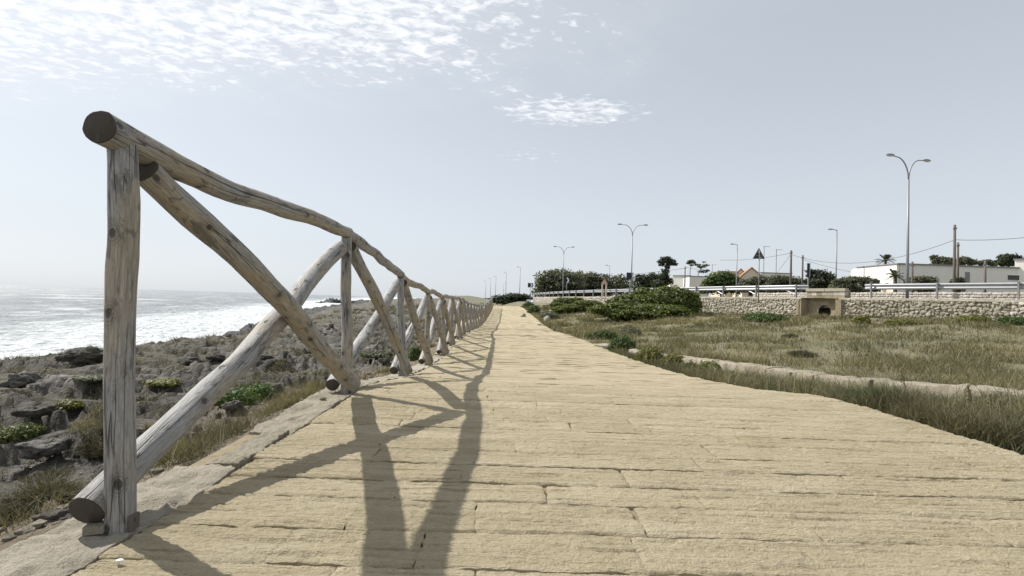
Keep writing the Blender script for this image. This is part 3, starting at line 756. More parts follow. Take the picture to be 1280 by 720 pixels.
for i, (b0, t0) in enumerate(POSTS):
    rj = random.Random(100 + i)
    q = dict(sides=28, segs=34) if i < 2 else dict(sides=20, segs=24) if i < 5 else dict(sides=10, segs=10)
    V0 = b0 - Vector((0, 0, .015))
    add_log('post', V0, t0 + Vector((0, 0, .02)), (.038 if i < 2 else .042), .037, 11 + i * 7, bend=.004 if i == 0 else .010, **q)
    if i + 1 < len(POSTS):
        b1, t1 = POSTS[i + 1]
        p0 = t0 + Vector((0, -.085 if i == 0 else -.03, .038)); p1 = t1 + Vector((0, .03, .045))
        add_log('rail', p0, p1, (.0455 if i == 0 else .041), (.039 if i == 0 else .040), 12 + i * 7, bend=.02, bendv=(0, 0, -.03 if i == 0 else rj.uniform(-.03, .03)), cracks=2, **q)
        if i == 0:
            a0 = at(180, 213, 1.61); a1 = at(441, 479, 3.60); c0 = at(108, 638, 1.475); c1 = at(425, 310, 3.66)
        else:
            a0 = t0 + Vector((rj.uniform(-.01, .02), .10, -.05)); a1 = b1 + Vector((.075 + rj.uniform(-.015, .02), -.13, .075))
            c0 = b0 + Vector((-.085, -.05, .06)); c1 = t1 + Vector((-.02, -.09, -.06))
        add_log('brace', a0, a1, .045 if i == 0 else .047, .056 if i == 0 else .053, 13 + i * 7, bend=.014, bendv=(.0, 0, .028 if i == 0 else rj.uniform(-.03, .03)), **q)
        add_log('brace', c0, c1, .048, .052, 14 + i * 7, bend=.016, bendv=(0, 0, rj.uniform(-.02, .02)), **q)
# small wooden wedge and bracket at the foot of the first post
wd = MB().box(POSTS[0][0] + Vector((-.045, -.035, .014)) - fence.location, (.05, .045, .022), .3)
mk('foot_wedge', np.concatenate(wd.V), wd.F, M['kerbstone'], fence)
bk = MB().box(POSTS[0][0] + Vector((.040, -.005, .022)) - fence.location, (.010, .03, .044)).box(POSTS[0][0] + Vector((.046, -.005, .03)) - fence.location, (.006, .01, .01))
mk('foot_bracket', np.concatenate(bk.V), bk.F, M['woodpole'], fence)

# ------------------------------------------------------------------ small builders
def build_at(mb, name, mats, root, smooth=False, **kw):
    V = np.concatenate(mb.V) - np.array(root.location)
    return mk(name, V, mb.F, mats, root, smooth, fmat=np.concatenate(mb.M), **kw)
def hit(px, py, fn, lo=1.0, hi=120.0):
    """first point where the line of sight through a photo pixel meets the ground function"""
    Ds = np.exp(np.linspace(math.log(lo), math.log(hi), 700)); p1 = at(px, py, 1.0)
    x = p1.x * Ds; z = CAMZ + (p1.z - CAMZ) * Ds
    g = fn(x, Ds); g = g[0] if isinstance(g, tuple) else g
    k = np.nonzero(z < g)[0]; k = k[0] if len(k) else len(Ds) - 1
    return Vector((x[k], Ds[k], g[k]))
def leaf_arrays(P, N, size, rs, aspect=.5, up=.0):
    """one small quad per point, facing roughly along N"""
    n = len(P); N = N + rs.normal(size=(n, 3)) * .75; N[:, 2] += up; N /= np.linalg.norm(N, axis=1)[:, None]
    T = np.cross(N, rs.normal(size=(n, 3))); T /= np.linalg.norm(T, axis=1)[:, None] + 1e-9; B = np.cross(N, T)
    s = size * rs.uniform(.6, 1.35, n)[:, None]
    a = T * s; b = B * s * aspect
    V = np.stack([P - a, P - b * .9, P + a, P + b], 1).reshape(-1, 3)
    F = np.arange(n * 4).reshape(-1, 4); return V, F
def crown_arrays(blobs, n, size, seed, core=True, aspect=.5, shell=.55):
    """leaves spread through a set of ellipsoids (cx,cy,cz,rx,ry,rz); uneven outline, gaps between sprays"""
    rs = np.random.RandomState(seed); B = np.array(blobs, float)
    vol = (B[:, 3] * B[:, 4] * B[:, 5]) ** (2 / 3.); pr = vol / vol.sum()
    Vs = []; Fs = []; T = []; off = 0
    for b, p in zip(B, pr):
        k = max(8, int(n * p)); d = rs.normal(size=(k, 3)); d /= np.linalg.norm(d, axis=1)[:, None]
        r = shell + (1.0 - shell) * rs.uniform(0, 1, k) ** .6
        nz = fbm(d[:, 0] * 2.2 + seed + b[0], d[:, 1] * 2.2 + d[:, 2] * 2.6, 3, seed % 97)
        clump = fbm(d[:, 0] * 5 + b[1], d[:, 2] * 5 + d[:, 1] * 4, 2, seed % 89 + 7)
        r = r * (1 + .30 * nz + .14 * clump)
        keep = (clump > -.42) | (rs.uniform(size=k) < .35)
        d, r, nz, clump = d[keep], r[keep], nz[keep], clump[keep]
        P = b[:3] + d * r[:, None] * b[3:]
        V, F = leaf_arrays(P, d / b[3:] * b[3:].mean(), size, rs, aspect, .25)
        t = np.clip(.45 + rs.normal(size=len(P)) * .2 + .28 * clump, 0, 1)
        Vs.append(V); Fs.append(F + off); T.append(np.repeat(t, 4)); off += len(V)
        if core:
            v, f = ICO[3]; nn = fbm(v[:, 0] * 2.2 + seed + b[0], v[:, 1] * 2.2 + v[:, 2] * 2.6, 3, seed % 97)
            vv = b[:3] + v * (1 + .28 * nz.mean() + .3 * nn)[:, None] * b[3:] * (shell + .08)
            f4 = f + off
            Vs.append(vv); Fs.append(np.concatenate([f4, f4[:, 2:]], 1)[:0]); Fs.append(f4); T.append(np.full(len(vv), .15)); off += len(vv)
    return np.concatenate(Vs), [f for f in Fs if len(f)], np.concatenate(T)
def pblob(px, py, D, w, h, dr=1.0):
    c = at(px, py, D); k = D / FPX / 2
    return (c.x, c.y, c.z, w * k, w * k * dr, h * k)
def plant(name, label, cat, blobs, n, size, mat, seed, ground, group=None, stems=3, trunk=None, core=True, trunk_r=.12, aspect=.5, shell=.55, bark='bark'):
    """a shrub or tree: crown of leaves + trunk with limbs running up into the crown"""
    B = np.array(blobs); c = B[:, :3].mean(0)
    base = Vector(trunk[0]) if trunk is not None else Vector((c[0], c[1], ground))
    root = empty(name, base, label, cat, group)
    V, F, T = crown_arrays(blobs, n, size, seed, core, aspect, shell)
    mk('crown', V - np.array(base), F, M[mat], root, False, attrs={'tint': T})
    mb = MB(); rs = random.Random(seed)
    pts = [np.array(p, float) for p in (trunk if trunk is not None else [base, Vector((c[0], c[1], (ground + c[2]) / 2))])]
    pts[0] = pts[0] - np.array([0, 0, .15])
    mb.tube(pts, np.linspace(trunk_r, trunk_r * .6, len(pts)), 8)
    for b in B[:8]:
        p0 = pts[-1]; p1 = b[:3] + np.array([0, 0, .1]) * b[5]; mid = (p0 + p1) / 2 + np.array([rs.uniform(-.1, .1), rs.uniform(-.1, .1), -.05]) * np.linalg.norm(p1 - p0)
        mb.tube([p0, mid, p1], [trunk_r * .55, trunk_r * .4, trunk_r * .2], 6)
    build_at(mb, 'trunk' if cat in ('tree', 'palm') else 'stem', M[bark], root, True)
    return root
def blade_arrays(P, h, w, lean, rs, tint, seg2=True):
    n = len(P); a = rs.uniform(0, 2 * math.pi, n); sd_ = np.stack([np.cos(a), np.sin(a), 0 * a], 1)
    l = rs.normal(size=(n, 2)) * lean; ld = np.concatenate([l, np.zeros((n, 1))], 1)
    h = h[:, None]; w = w[:, None] * .5
    up = np.array([0, 0, 1.])
    b0 = P - sd_ * w; b1 = P + sd_ * w
    if seg2:
        m = P + up * h * .55 + ld * h * .35; tp = P + up * h * (1 - .25 * np.minimum(np.linalg.norm(l, axis=1)[:, None], 1.5)) + ld * h
        V = np.stack([b0, b1, m + sd_ * w * .75, m - sd_ * w * .75, tp], 1).reshape(-1, 3)
        i = np.arange(n)[:, None] * 5
        return V, [i + np.array([[0, 1, 2, 3]]), i + np.array([[3, 2, 4]])], np.repeat(tint, 5)
    tp = P + up * h + ld * h
    V = np.stack([b0, b1, tp], 1).reshape(-1, 3); i = np.arange(n)[:, None] * 3
    return V, [i + np.array([[0, 1, 2]])], np.repeat(tint, 3)
def tuft(name, label, cat, c, rad, h, n, mat, seed, width=.006, lean=.45, group=None, zf=None, flat=1.0, tint0=.45):
    """one clump of grass or wiry shrub as a thing: all blades spring from a small patch"""
    rs = np.random.RandomState(seed); a = rs.uniform(0, 6.283, n); r = rad * np.sqrt(rs.uniform(0, 1, n))
    nz = 1 + .35 * pn(np.cos(a) * 2 + seed, np.sin(a) * 2, 620)
    x = c[0] + np.cos(a) * r * nz; y = c[1] + np.sin(a) * r * nz * flat
    z = (zf(x, y)[0] if isinstance(zf(x, y), tuple) else zf(x, y)) if zf else np.full(n, c[2])
    hh = h * rs.uniform(.45, 1.1, n) * (1 - .45 * (r / rad) ** 2)
    P = np.stack([x, y, z - .01], 1)
    V, F, T = blade_arrays(P, hh, np.full(n, width), lean, rs, np.clip(tint0 + rs.normal(size=n) * .22, 0, 1))
    o = mk(name, V, F, M[mat], attrs={'tint': T}, origin=tuple(c)); return tag(o, label, cat, group)
def shrub(name, label, c, rx, rz, n, size, mat, seed, ground=None, ry=None, group=None, cat='shrub', lobes=5, aspect=.5):
    """a low cushion of several unequal lobes"""
    if mat == 'scrub':
        zfun = land if c[0] < 0 else fieldz
        return tuft(name, label, cat, c, rx * .8, rz * .95, int(n * .55), mat, seed, max(.0045, c[1] * .0011), .75, group, zfun, 1.0, .4)
    rs = random.Random(seed); bl = []
    for k in range(lobes):
        a = rs.uniform(0, 6.28); q = rs.uniform(.0, .62) if k else 0
        s = rs.uniform(.42, .7) if k else .72
        bl.append((c[0] + math.cos(a) * q * rx, c[1] + math.sin(a) * q * (ry or rx), c[2] + rz * s * .45, rx * s, (ry or rx) * s, rz * s * rs.uniform(.85, 1.2)))
    return plant(name, label, cat, bl, int(n * 1.8), size * 1.35, mat, seed, c[2], group, trunk_r=.02 + .02 * rx, aspect=aspect, core=(mat != 'scrub'), shell=.35 if mat == 'scrub' else .55)

# ------------------------------------------------------------------ the retaining wall, the culvert, the guard rails
def rframe(D):
    D = float(D); p = Vector((float(RD(D)), D, 0)); q = Vector((float(RD(D + .1)), D + .1, 0)); t = (q - p).normalized()
    return p, t, Vector((-t.y, t.x, 0))               # n points from the road towards the path
def rpos(D, off, z):
    p, t, n = rframe(D); r = p + n * off; return np.array([r.x, r.y, z])
def arclen(D0, D1, n=60):
    Ds = np.linspace(D0, D1, n); P = np.stack([RD(Ds), Ds], 1); d = np.linalg.norm(np.diff(P, axis=0), axis=1)
    return Ds, np.concatenate([[0], np.cumsum(d)])
STV = []
for k in range(10):
    V, F = rock_arrays((1, 1, 1), 3 + k * 1.7, 1, rough=.25); STV.append((V, F))
def rubble_wall(D0, D1, label, nparts, seed, course=.135, ztop=ROADZ - .09, batter=.10, from_near=True):
    p, t, n = rframe(D0); root = empty('stone_wall', (p.x, p.y, float(ZB(D0))), label, 'wall')
    rs = random.Random(seed); Ds, S_ = arclen(D0, D1)
    core = MB(); m = 36
    prof = lambda D: [(.02 + batter, float(ZB(D)) - .35), (.0, ztop), (-.45, ztop), (-.45, float(ZB(D)) - .35)]
    ring = []
    for D in np.linspace(D0, D1, m): ring += [rpos(D, o, z) for o, z in prof(D)]
    F = []
    for i in range(m - 1):
        for j in range(4): F.append([i * 4 + j, i * 4 + (j + 1) % 4, i * 4 + 4 + (j + 1) % 4, i * 4 + 4 + j])
    core.add(ring, [np.array(F), np.array([[3, 2, 1, 0], [m * 4 - 4, m * 4 - 3, m * 4 - 2, m * 4 - 1]])])
    build_at(core, 'wall_core', M['mortar'], root)
    cop = MB(); ring = []
    for D in np.linspace(D0, D1, m):
        wv_ = .02 * math.sin(D * 2.3) + .012 * math.sin(D * 7.1)
        ring += [rpos(D, o, z) for o, z in ((.045 + wv_, ztop - .012), (.03 + wv_, ztop + .095 + wv_ * .5), (-.46, ztop + .095), (-.46, ztop - .012))]
    cop.add(ring, [np.array(F), np.array([[3, 2, 1, 0], [m * 4 - 4, m * 4 - 3, m * 4 - 2, m * 4 - 1]])])
    build_at(cop, 'coping', M['coping'], root)
    protos = []
    for V, Fq in STV:
        protos.append(mk('stone', V, Fq, M['rubble'], root)); 
    used = set(); cnt = 0; rest = MB(); items = []
    z = ztop - course * .5; 
    zmin = min(float(ZB(D0)), float(ZB(D1))) - .05; row = 0
    while z > zmin:
        s = rs.uniform(0, .1)
        while s < S_[-1] - .05:
            wd_ = rs.uniform(.09, .31); D = float(np.interp(s + wd_ / 2, S_, Ds))
            if z > float(ZB(D)) - .08:
                items.append((s, D, z + rs.uniform(-.05, .05), wd_, course * rs.uniform(.65, 1.55), rs.uniform(-.5, .5), rs.randrange(10), rs.uniform(-.03, .035)))
            s += wd_ * .93
        z -= course * .9; row += 1
    items.sort(key=lambda it: it[0])
    for it in items:
        s, D, z, wd_, hh, rot, k, po = it
        p, t, n = rframe(D); f = (ztop - z) / .9
        pos = p + n * (batter * f + .0 + po) + Vector((0, 0, z)); ang = math.atan2(t.y, t.x)
        sc = (wd_ * .60, .09, hh * .62)
        mtx = Matrix.Translation(pos - root.location) @ Matrix.Rotation(ang, 4, 'Z') @ Matrix.Rotation(rot, 4, 'Y') @ Matrix.Diagonal((*sc, 1))
        if cnt < nparts:
            if k not in used: o = protos[k]; used.add(k)
            else: o = protos[k].copy(); COL.objects.link(o); o.parent = root
            o.matrix_local = mtx; cnt += 1
        else:
            V, Fq = STV[k]; V4 = np.concatenate([V, np.ones((len(V), 1))], 1) @ np.array(mtx).T; rest.add(V4[:, :3], Fq)
    for k in range(10):
        if k not in used: bpy.data.objects.remove(protos[k])
    if rest.n:
        tag(mk('rubble_stones', np.concatenate(rest.V), rest.F, M['rubble'], root), kind='stuff')
    return root
rubble_wall(15.5, 27.5, 'dry rubble retaining wall to the right of the culvert, under the nearest guard rail', 290, 1)
rubble_wall(29.5, 44.6, 'dry rubble retaining wall to the left of the culvert, behind the warning sign pole', 0, 2)
rubble_wall(45.2, 66, 'far stretch of rubble retaining wall seen between the green bushes', 0, 3, course=.16)
rubble_wall(67, 88, 'low end of the rubble wall beyond the path bend, by the dark hedge', 0, 4, course=.18)

def culvert():
    p, t, n = rframe(28.5); ang = math.atan2(t.y, t.x)
    root = empty('culvert', (p.x, p.y, float(ZB(28.5))), 'tan sandstone culvert headwall with a round dark pipe mouth', 'culvert')
    P = lambda s, off, z: np.array([p.x + t.x * s + n.x * off, p.y + t.y * s + n.y * off, z])
    ax = np.array([[t.x, n.x, 0], [t.y, n.y, 0], [0, 0, 1]])
    bx = lambda mb, s, off, z, ls, lo, lz, m=0: mb.box(P(s, off, z), (ls, lo, lz), ax=ax, m=m)
    W = 1.08; off = -.50; zb = float(ZB(28.5)) - .3
    # face slab with the pipe hole
    r = .36; pc = (.05, .62); k = 40
    rect = []; circ = []
    for j in range(k):
        a = 2 * math.pi * j / k; c, s = math.cos(a), math.sin(a); circ.append((pc[0] + r * c, pc[1] + r * s))
        x0, x1, z0, z1 = -W, W, zb, ROADZ - .42
        q = min([(x1 - pc[0]) / c if c > 1e-6 else 1e9, (x0 - pc[0]) / c if c < -1e-6 else 1e9, (z1 - pc[1]) / s if s > 1e-6 else 1e9, (z0 - pc[1]) / s if s < -1e-6 else 1e9])
        rect.append((pc[0] + c * q, pc[1] + s * q))
    V = [P(a, off, b) for a, b in rect] + [P(a, off, b) for a, b in circ] + [P(a, off - .5, b) for a, b in circ]
    j = np.arange(k); j2 = (j + 1) % k
    F1 = np.stack([j, j2, k + j2, k + j], 1); F2 = np.stack([k + j, k + j2, 2 * k + j2, 2 * k + j], 1)
    mb = MB().add(V[:2 * k], [F1[:, ::-1]]); build_at(mb, 'face', M['block'], root)
    mb = MB().add(V[k:], [F2[:, ::-1] - k, np.array([list(k + j)])]); build_at(mb, 'pipe', M['pipe'], root)
    rs = random.Random(4)
    def course(z0, z1, cuts, o2, mat='block', nm='block'):
        for a, b in zip(cuts[:-1], cuts[1:]):
            mb = MB(); bx(mb, (a + b) / 2, o2 - .16 + rs.uniform(-.006, .006), (z0 + z1) / 2, b - a - .012, .34, z1 - z0 - .012, 0); build_at(mb, nm, M[mat], root)
    course(ROADZ - .42, ROADZ - .16, [-W, -.4, .32, W], off + .03)
    course(ROADZ - .16, ROADZ + .13, [-W, -.68, .05, .6, W], off + .05)
    course(ROADZ + .13, ROADZ + .36, [-W, -.72, -.42, -.1, .2, .5, .8, W], off + .035, 'rubble', 'rubble_block')
    course(ROADZ + .36, ROADZ + .54, [-W - .04, .02, W + .04], off + .085, 'coping', 'parapet_cap')
    mb = MB(); bx(mb, 0, off - .35, ROADZ - .05, 2 * W - .03, .3, 1.0); build_at(mb, 'parapet_core', M['mortar'], root)
    # wing buttresses closing the wall ends
    for s, hz in ((W + .05, 1.0), (-W - .05, .95)):
        mb = MB(); bx(mb, s, -.12, zb + (ROADZ - .1 - zb) / 2, .30, .62, ROADZ - .1 - zb); build_at(mb, 'wing', M['block'], root)
    return root
culvert()

def guardrail(D0, D1, label, step=2.8, struts=False, flare=True, off=-.42):
    p, t, n = rframe(D0); root = empty('guard_rail', (p.x, p.y, ROADZ), label, 'guard rail', 'steel guard rails beside the road')
    prof = [(0, .75), (.035, .745), (.075, .70), (.075, .665), (.02, .62), (.02, .58), (.075, .535), (.075, .50), (.035, .455), (0, .45)]
    prof = prof + [(a - .006, z) for a, z in prof[::-1]]
    m = 60; k = len(prof); V = []
    for i, D in enumerate(np.linspace(D0, D1, m)):
        fl = -.25 * (1 - i / 2) if (flare and i < 2) else 0
        V += [rpos(D, off + a + fl, ROADZ + z) for a, z in prof]
    i = np.arange(m - 1)[:, None] * k; j = np.arange(k)[None, :]; j2 = (j + 1) % k
    mb = MB().add(V, [np.stack([i + j, i + j2, i + k + j2, i + k + j], -1).reshape(-1, 4)]); build_at(mb, 'rail_beam', M['galv'], root, True)
    Ds, S_ = arclen(D0, D1); s = .5; kk = 0
    while s < S_[-1]:
        D = float(np.interp(s, S_, Ds)); p, t, n = rframe(D); ang = math.atan2(t.y, t.x)
        mb = MB(); c = rpos(D, off + .05 - .06, 0)
        for (a, b, ls, lo) in ((0, 0, .008, .10), (.03, .05, .06, .006), (.03, -.05, .06, .006)):
            q = p + t * a + n * (off + .135 + b); mb.box((q.x, q.y, ROADZ + .33), (ls, lo, .90), ang)
        build_at(mb, 'post', M['galvdark'], root)
        if struts:
            q0 = rpos(D, off - .02, ROADZ + .55); D2 = float(np.interp(min(s + 1.5, S_[-1]), S_, Ds)); q1 = rpos(D2, off - .02, ROADZ + .72)
            q0 = rpos(D, off + .01, ROADZ + .12)
            mb = MB().tube([q0, q1], .028, 6); build_at(mb, 'strut', M['galv'], root)
        s += step; kk += 1
    return root
guardrail(26.7, 12, 'wavy steel guard rail on top of the wall right of the culvert')
guardrail(29.5, 46.5, 'steel guard rail with diagonal struts left of the culvert', struts=True)
guardrail(47, 96, 'steel guard rail running off along the bend behind the green bushes', flare=False)

def low_far_wall():
    D0, D1 = 14, 42; p, t, n = rframe(D0)
    root = empty('low_stone_wall', tuple(rpos(D0, -9.3, ROADZ)), 'low pale stone wall along the far side of the road', 'wall')
    mb = MB(); m = 40; ring = []
    for D in np.linspace(D0, D1, m):
        h = .62 + .03 * math.sin(D * 1.7)
        ring += [rpos(D, o, z) for o, z in ((-9.2, ROADZ - .1), (-9.22, ROADZ + h), (-9.5, ROADZ + h), (-9.55, ROADZ - .1))]
    F = [[i * 4 + j, i * 4 + (j + 1) % 4, i * 4 + 4 + (j + 1) % 4, i * 4 + 4 + j] for i in range(m - 1) for j in range(4)]
    mb.add(ring, [np.array(F), np.array([[3, 2, 1, 0], [m * 4 - 4, m * 4 - 3, m * 4 - 2, m * 4 - 1]])]); build_at(mb, 'wall_core', M['coping'], root)
    rs = random.Random(9); Ds, S_ = arclen(D0, D1); rest = MB()
    for row in range(4):
        s = rs.uniform(0, .2)
        while s < S_[-1] * 1.25:
            wd_ = rs.uniform(.16, .4); D = float(np.interp(s / 1.25, S_, Ds)); p, t, n = rframe(D); k = rs.randrange(10)
            pos = Vector(rpos(D, -9.2, ROADZ + .09 + row * .15))
            mtx = Matrix.Translation(pos - root.location) @ Matrix.Rotation(math.atan2(t.y, t.x), 4, 'Z') @ Matrix.Diagonal((wd_ * .58, .07, .095, 1))
            V, Fq = STV[k]; V4 = np.concatenate([V, np.ones((len(V), 1))], 1) @ np.array(mtx).T; rest.add(V4[:, :3], Fq); s += wd_
    tag(mk('rubble_stones', np.concatenate(rest.V), rest.F, M['rubble'], root), kind='stuff')
low_far_wall()

# the old channel kerb in the grass right of the path
CH = [(2.95, 12.2, -.36), (3.45, 9.4, -.25), (3.72, 7.6, -.155), (3.95, 5.9, -.07), (4.6, 4.55, .03), (5.7, 3.2, .09), (7.4, 1.6, .13)]
def channel():
    root = empty('channel_kerb', CH[3], 'low worn sandstone kerb running through the grass beside the path', 'kerb')
    P = np.array(CH); d = np.concatenate([[0], np.cumsum(np.linalg.norm(np.diff(P, axis=0), axis=1))]); s = 0; rs = random.Random(3)
    f = lambda q: np.array([np.interp(q, d, P[:, k]) for k in range(3)])
    while s < d[-1] - .3:
        ln = rs.uniform(.7, 1.1); a = f(s + .003); b = f(min(s + ln, d[-1]) - .003); t = (b - a); t[2] = 0; t /= np.linalg.norm(t); n = np.array([-t[1], t[0], 0])
        m = 12; V = []
        w0 = .15 + rs.uniform(-.025, .02); m = 30; dzb = rs.uniform(-.03, .015)
        pr = [(-w0 - .01, -.42), (-w0, -.2), (-w0, -.014), (-w0 + .012, 0), (-.05, .004), (.05, .004), (w0 - .012, -.003), (w0, -.016), (w0, -.2), (w0 + .01, -.42)]
        for i in range(m):
            c = a + (b - a) * i / (m - 1)
            for (o, z) in pr:
                jn = .034 * float(fbm(c[0] * 4.5 + o * 9, c[1] * 4.5 + z * 5, 5, 700, .6)); V.append(c + n * (o + jn) + np.array([0, 0, z + dzb + jn * .8]))
        k = len(pr); F = grid_faces(m, k)
        V = np.array(V); V = np.concatenate([V, V[:k], V[-k:]]); mb = MB().add(V, [F, np.array([list(range(m * k, m * k + k))[::-1], list(range(m * k + k, m * k + 2 * k))])]); build_at(mb, 'kerb_block', M['channel'], root, True)
        s += ln
channel()

# ------------------------------------------------------------------ lamps, poles, wires, signs
def lamp_double(px, ytop, label, yaw=0., group='double-armed street lamps', D=None):
    hor = 356 + .031 * px; Hh = 9.0
    D = D or (ROADZ + Hh - CAMZ) * FPX / (hor - ytop)
    b = at(px, ytop, D); root = empty('street_lamp', (b.x, D, ROADZ), label, 'street lamp', group)
    z0 = ROADZ; B = np.array([b.x, D, z0]); root.rotation_euler.z = yaw
    mb = MB().tube([B + [0, 0, -.3], B + [0, 0, 3], B + [0, 0, 7.6]], [.095, .075, .055], 10); build_at(mb, 'pole', M['pole'], root, True)
    for sg in (-1, 1):
        pts = []
        for q in np.linspace(0, 1, 9): pts.append(B + [sg * 1.0 * (1 - math.cos(q * math.pi / 2)), 0, 7.55 + 1.35 * math.sin(q * math.pi / 2)])
        pts.append(pts[-1] + np.array([sg * .25, 0, .02]))
        mb = MB().tube(pts, np.linspace(.045, .03, len(pts)), 8); arm = build_at(mb, 'arm', M['pole'], root, True)
        e = pts[-1]; v, f = ICO[2]; v = v * [.34, .14, .09]; v[:, 2] = np.where(v[:, 2] < 0, v[:, 2] * .45, v[:, 2])
        h = mk('lamp_head', v + e + np.array([sg * .3, 0, .03]) - B + 0 * v, f, M['pole'], root, True)
        v2 = ICO[2][0] * [.26, .11, .06]
        mk('lens', v2 + e + np.array([sg * .34, 0, -.005]) - B, ICO[2][1], M['lampglass'], h, True)
        h.location = (0, 0, 0)
    return root
lamp_double(1136, 195, 'tallest double-armed street lamp, in front of the white house', R(17))
lamp_double(791, 280, 'double-armed street lamp rising behind the big green bush')
lamp_double(705, 308, 'smallest double-armed street lamp, by the grey green trees')
def lamp_single(px, ytop, label, sg=-1, Hh=9.0, D=None, group='single street lamps along the road', thin=1.0):
    hor = 356 + .031 * px; D = D or (ROADZ + Hh - CAMZ) * FPX / (hor - ytop); Hh = (hor - ytop) * D / FPX + CAMZ - ROADZ
    b = at(px, ytop, D); B = np.array([b.x, D, ROADZ]); root = empty('street_lamp', tuple(B), label, 'street lamp', group)
    mb = MB().tube([B + [0, 0, -2.5], B + [0, 0, Hh]], [.10 * thin, .07 * thin], 8).tube([B + [0, 0, Hh - .05], B + [sg * .5, 0, Hh + .05]], .045 * thin, 6); build_at(mb, 'pole', M['pole'], root, True)
    v, f = ICO[2]; mk('lamp_head', v * [.36, .15, .09] + np.array([sg * .75, 0, Hh + .05]), f, M['pole'], root, True)
    return root
for px, yt, lb in ((650.5, 334, 'single street lamp nearest to the left black chevron sign'), (633, 340.5, 'second single street lamp going left from the black chevron sign'),
                   (620, 345.5, 'third single street lamp going left from the black chevron sign'), (613.5, 348.5, 'fourth and fainter single street lamp going left past the path end'),
                   (607.5, 351, 'faintest single street lamp, leftmost above the fence end')): lamp_single(px, yt, lb)
lamp_single(629.5, 354, 'short far lamp between two taller ones beyond the path end', 1)
lamp_single(762, 332, 'single street lamp sticking up behind the grey green tree row')
lamp_single(921.5, 305.5, 'single street lamp beside the gabled houses')
lamp_single(1046, 287, 'tall plain street lamp right of the dark round tree above the culvert', -1)
def pole(px, yb, yt, D, label, r=.11, mat='woodpole', arms=(), cat='utility pole', group='utility poles behind the road', caps=True):
    t = at(px, yt, D); z = ROADZ + max(0, (D - 30) * .01); root = empty('utility_pole', (t.x, D, z), label, cat, group); B = np.array([t.x, D, z]); h = t.z - z
    mb = MB().tube([B + [0, 0, -.4], B + [0, 0, h]], [r, r * .75], 8); build_at(mb, 'pole', M[mat], root, True)
    mb = MB().box(B + [0, 0, h - .35], (.34, .06, .05)).box(B + [-.12, -.04, h - .28], (.05, .05, .09)).box(B + [.12, -.04, h - .28], (.05, .05, .09)); build_at(mb, 'insulator', M['galvdark'], root)
    return Vector(B + [0, 0, h - .3])
w1 = pole(1193.5, 352, 281, 44, 'tall dark utility pole in front of the white house wall', .12)
pole(1197.5, 352, 303, 50, 'shorter dark utility pole right behind the tall one', .12)
pole(1140.5, 352, 327, 46, 'short wooden pole beside the tallest street lamp', .10)
pole(1231.5, 352, 326, 46, 'short brown pole standing before the white house near its window', .11)
w2 = pole(989, 352, 313, 62, 'brown wooden pole left of the two above the culvert', .15)
w3 = pole(1003.5, 352, 319, 60, 'thinner dark wooden pole beside the brown one above the culvert', .12)
w4 = pole(856.5, 357, 333, 85, 'thin dark pole standing before the small white house', .11)
def antenna(px, yb, yt, D, label, sg):
    b = at(px, yb, D); t = at(px, yt, D); root = empty('antenna', b, label, 'antenna', 'rooftop aerials'); B = np.array(b); h = t.z - b.z
    build_at(MB().tube([B, B + [0, 0, h]], .05, 6), 'mast', M['galvdark'], root)
    mb = MB().tube([B + [-.1 * sg, 0, h - .1], B + [sg * 1.0, 0, h - .05]], .03, 5)
    for k in range(4): mb.tube([B + [sg * (.2 + .25 * k), -.3, h - .08], B + [sg * (.2 + .25 * k), .3, h - .08]], .02, 4)
    build_at(mb, 'aerial', M['galvdark'], root)
antenna(954.5, 345, 307.5, 92, 'thin rooftop aerial left of its taller looking twin by the triangle sign', 1)
antenna(970, 345, 311.5, 92, 'thin rooftop aerial with one long arm right of the triangle sign', 1)
antenna(890, 350, 330.5, 120, 'faint small aerial left of the green tree by the guard rail', 1)
def wire(a, b, sag, label, r=.012):
    a, b = Vector(a), Vector(b); pts = []
    for q in np.linspace(0, 1, 17): p = a.lerp(b, q); pts.append((p.x, p.y, p.z - sag * 4 * q * (1 - q)))
    V, F = tube_pts(pts, r, 5); tag(mk('overhead_wire', V, F, M['wire'], None, True, origin=tuple(a)), label, 'wire', 'overhead wires')
wire(w1 + Vector((0, 0, -1.0)), w2 + Vector((0, 0, -.2)), 1.5, 'thin overhead wire sagging left from the tall dark utility pole', .022)
wire(w1 + Vector((0, 0, -1.0)), at(1420, 270, 40), .6, 'thin overhead wire running right from the tall dark utility pole', .02)
wire(w2, at(900, 325, 70), .3, 'thin overhead wire from the brown pole across the gabled houses', .022)
wire(w3 + Vector((0, 0, -.2)), at(1100, 345, 75), .3, 'thin overhead wire falling right from the dark pole above the culvert', .02)
wire(w2 + Vector((0, 0, -.1)), at(965, 348, 70), .1, 'short wire slanting down left of the brown pole', .02)
wire(w4, at(690, 345, 110), .6, 'thin overhead wire passing above the grey green tree row', .03)
wire(w4 + Vector((0, 0, .2)), at(925, 341.5, 95), .3, 'thin overhead wire between the small white house and the green tree', .025)

def sign_pole(px, yb, D, ztop, root, r=.035, z0=ROADZ):
    B = Vector((root.location.x, root.location.y, z0)); build_at(MB().tube([B + Vector((0, .04, -.3)), B + Vector((0, .04, ztop - z0))], r, 8), 'pole', M['galvdark'], root, True)
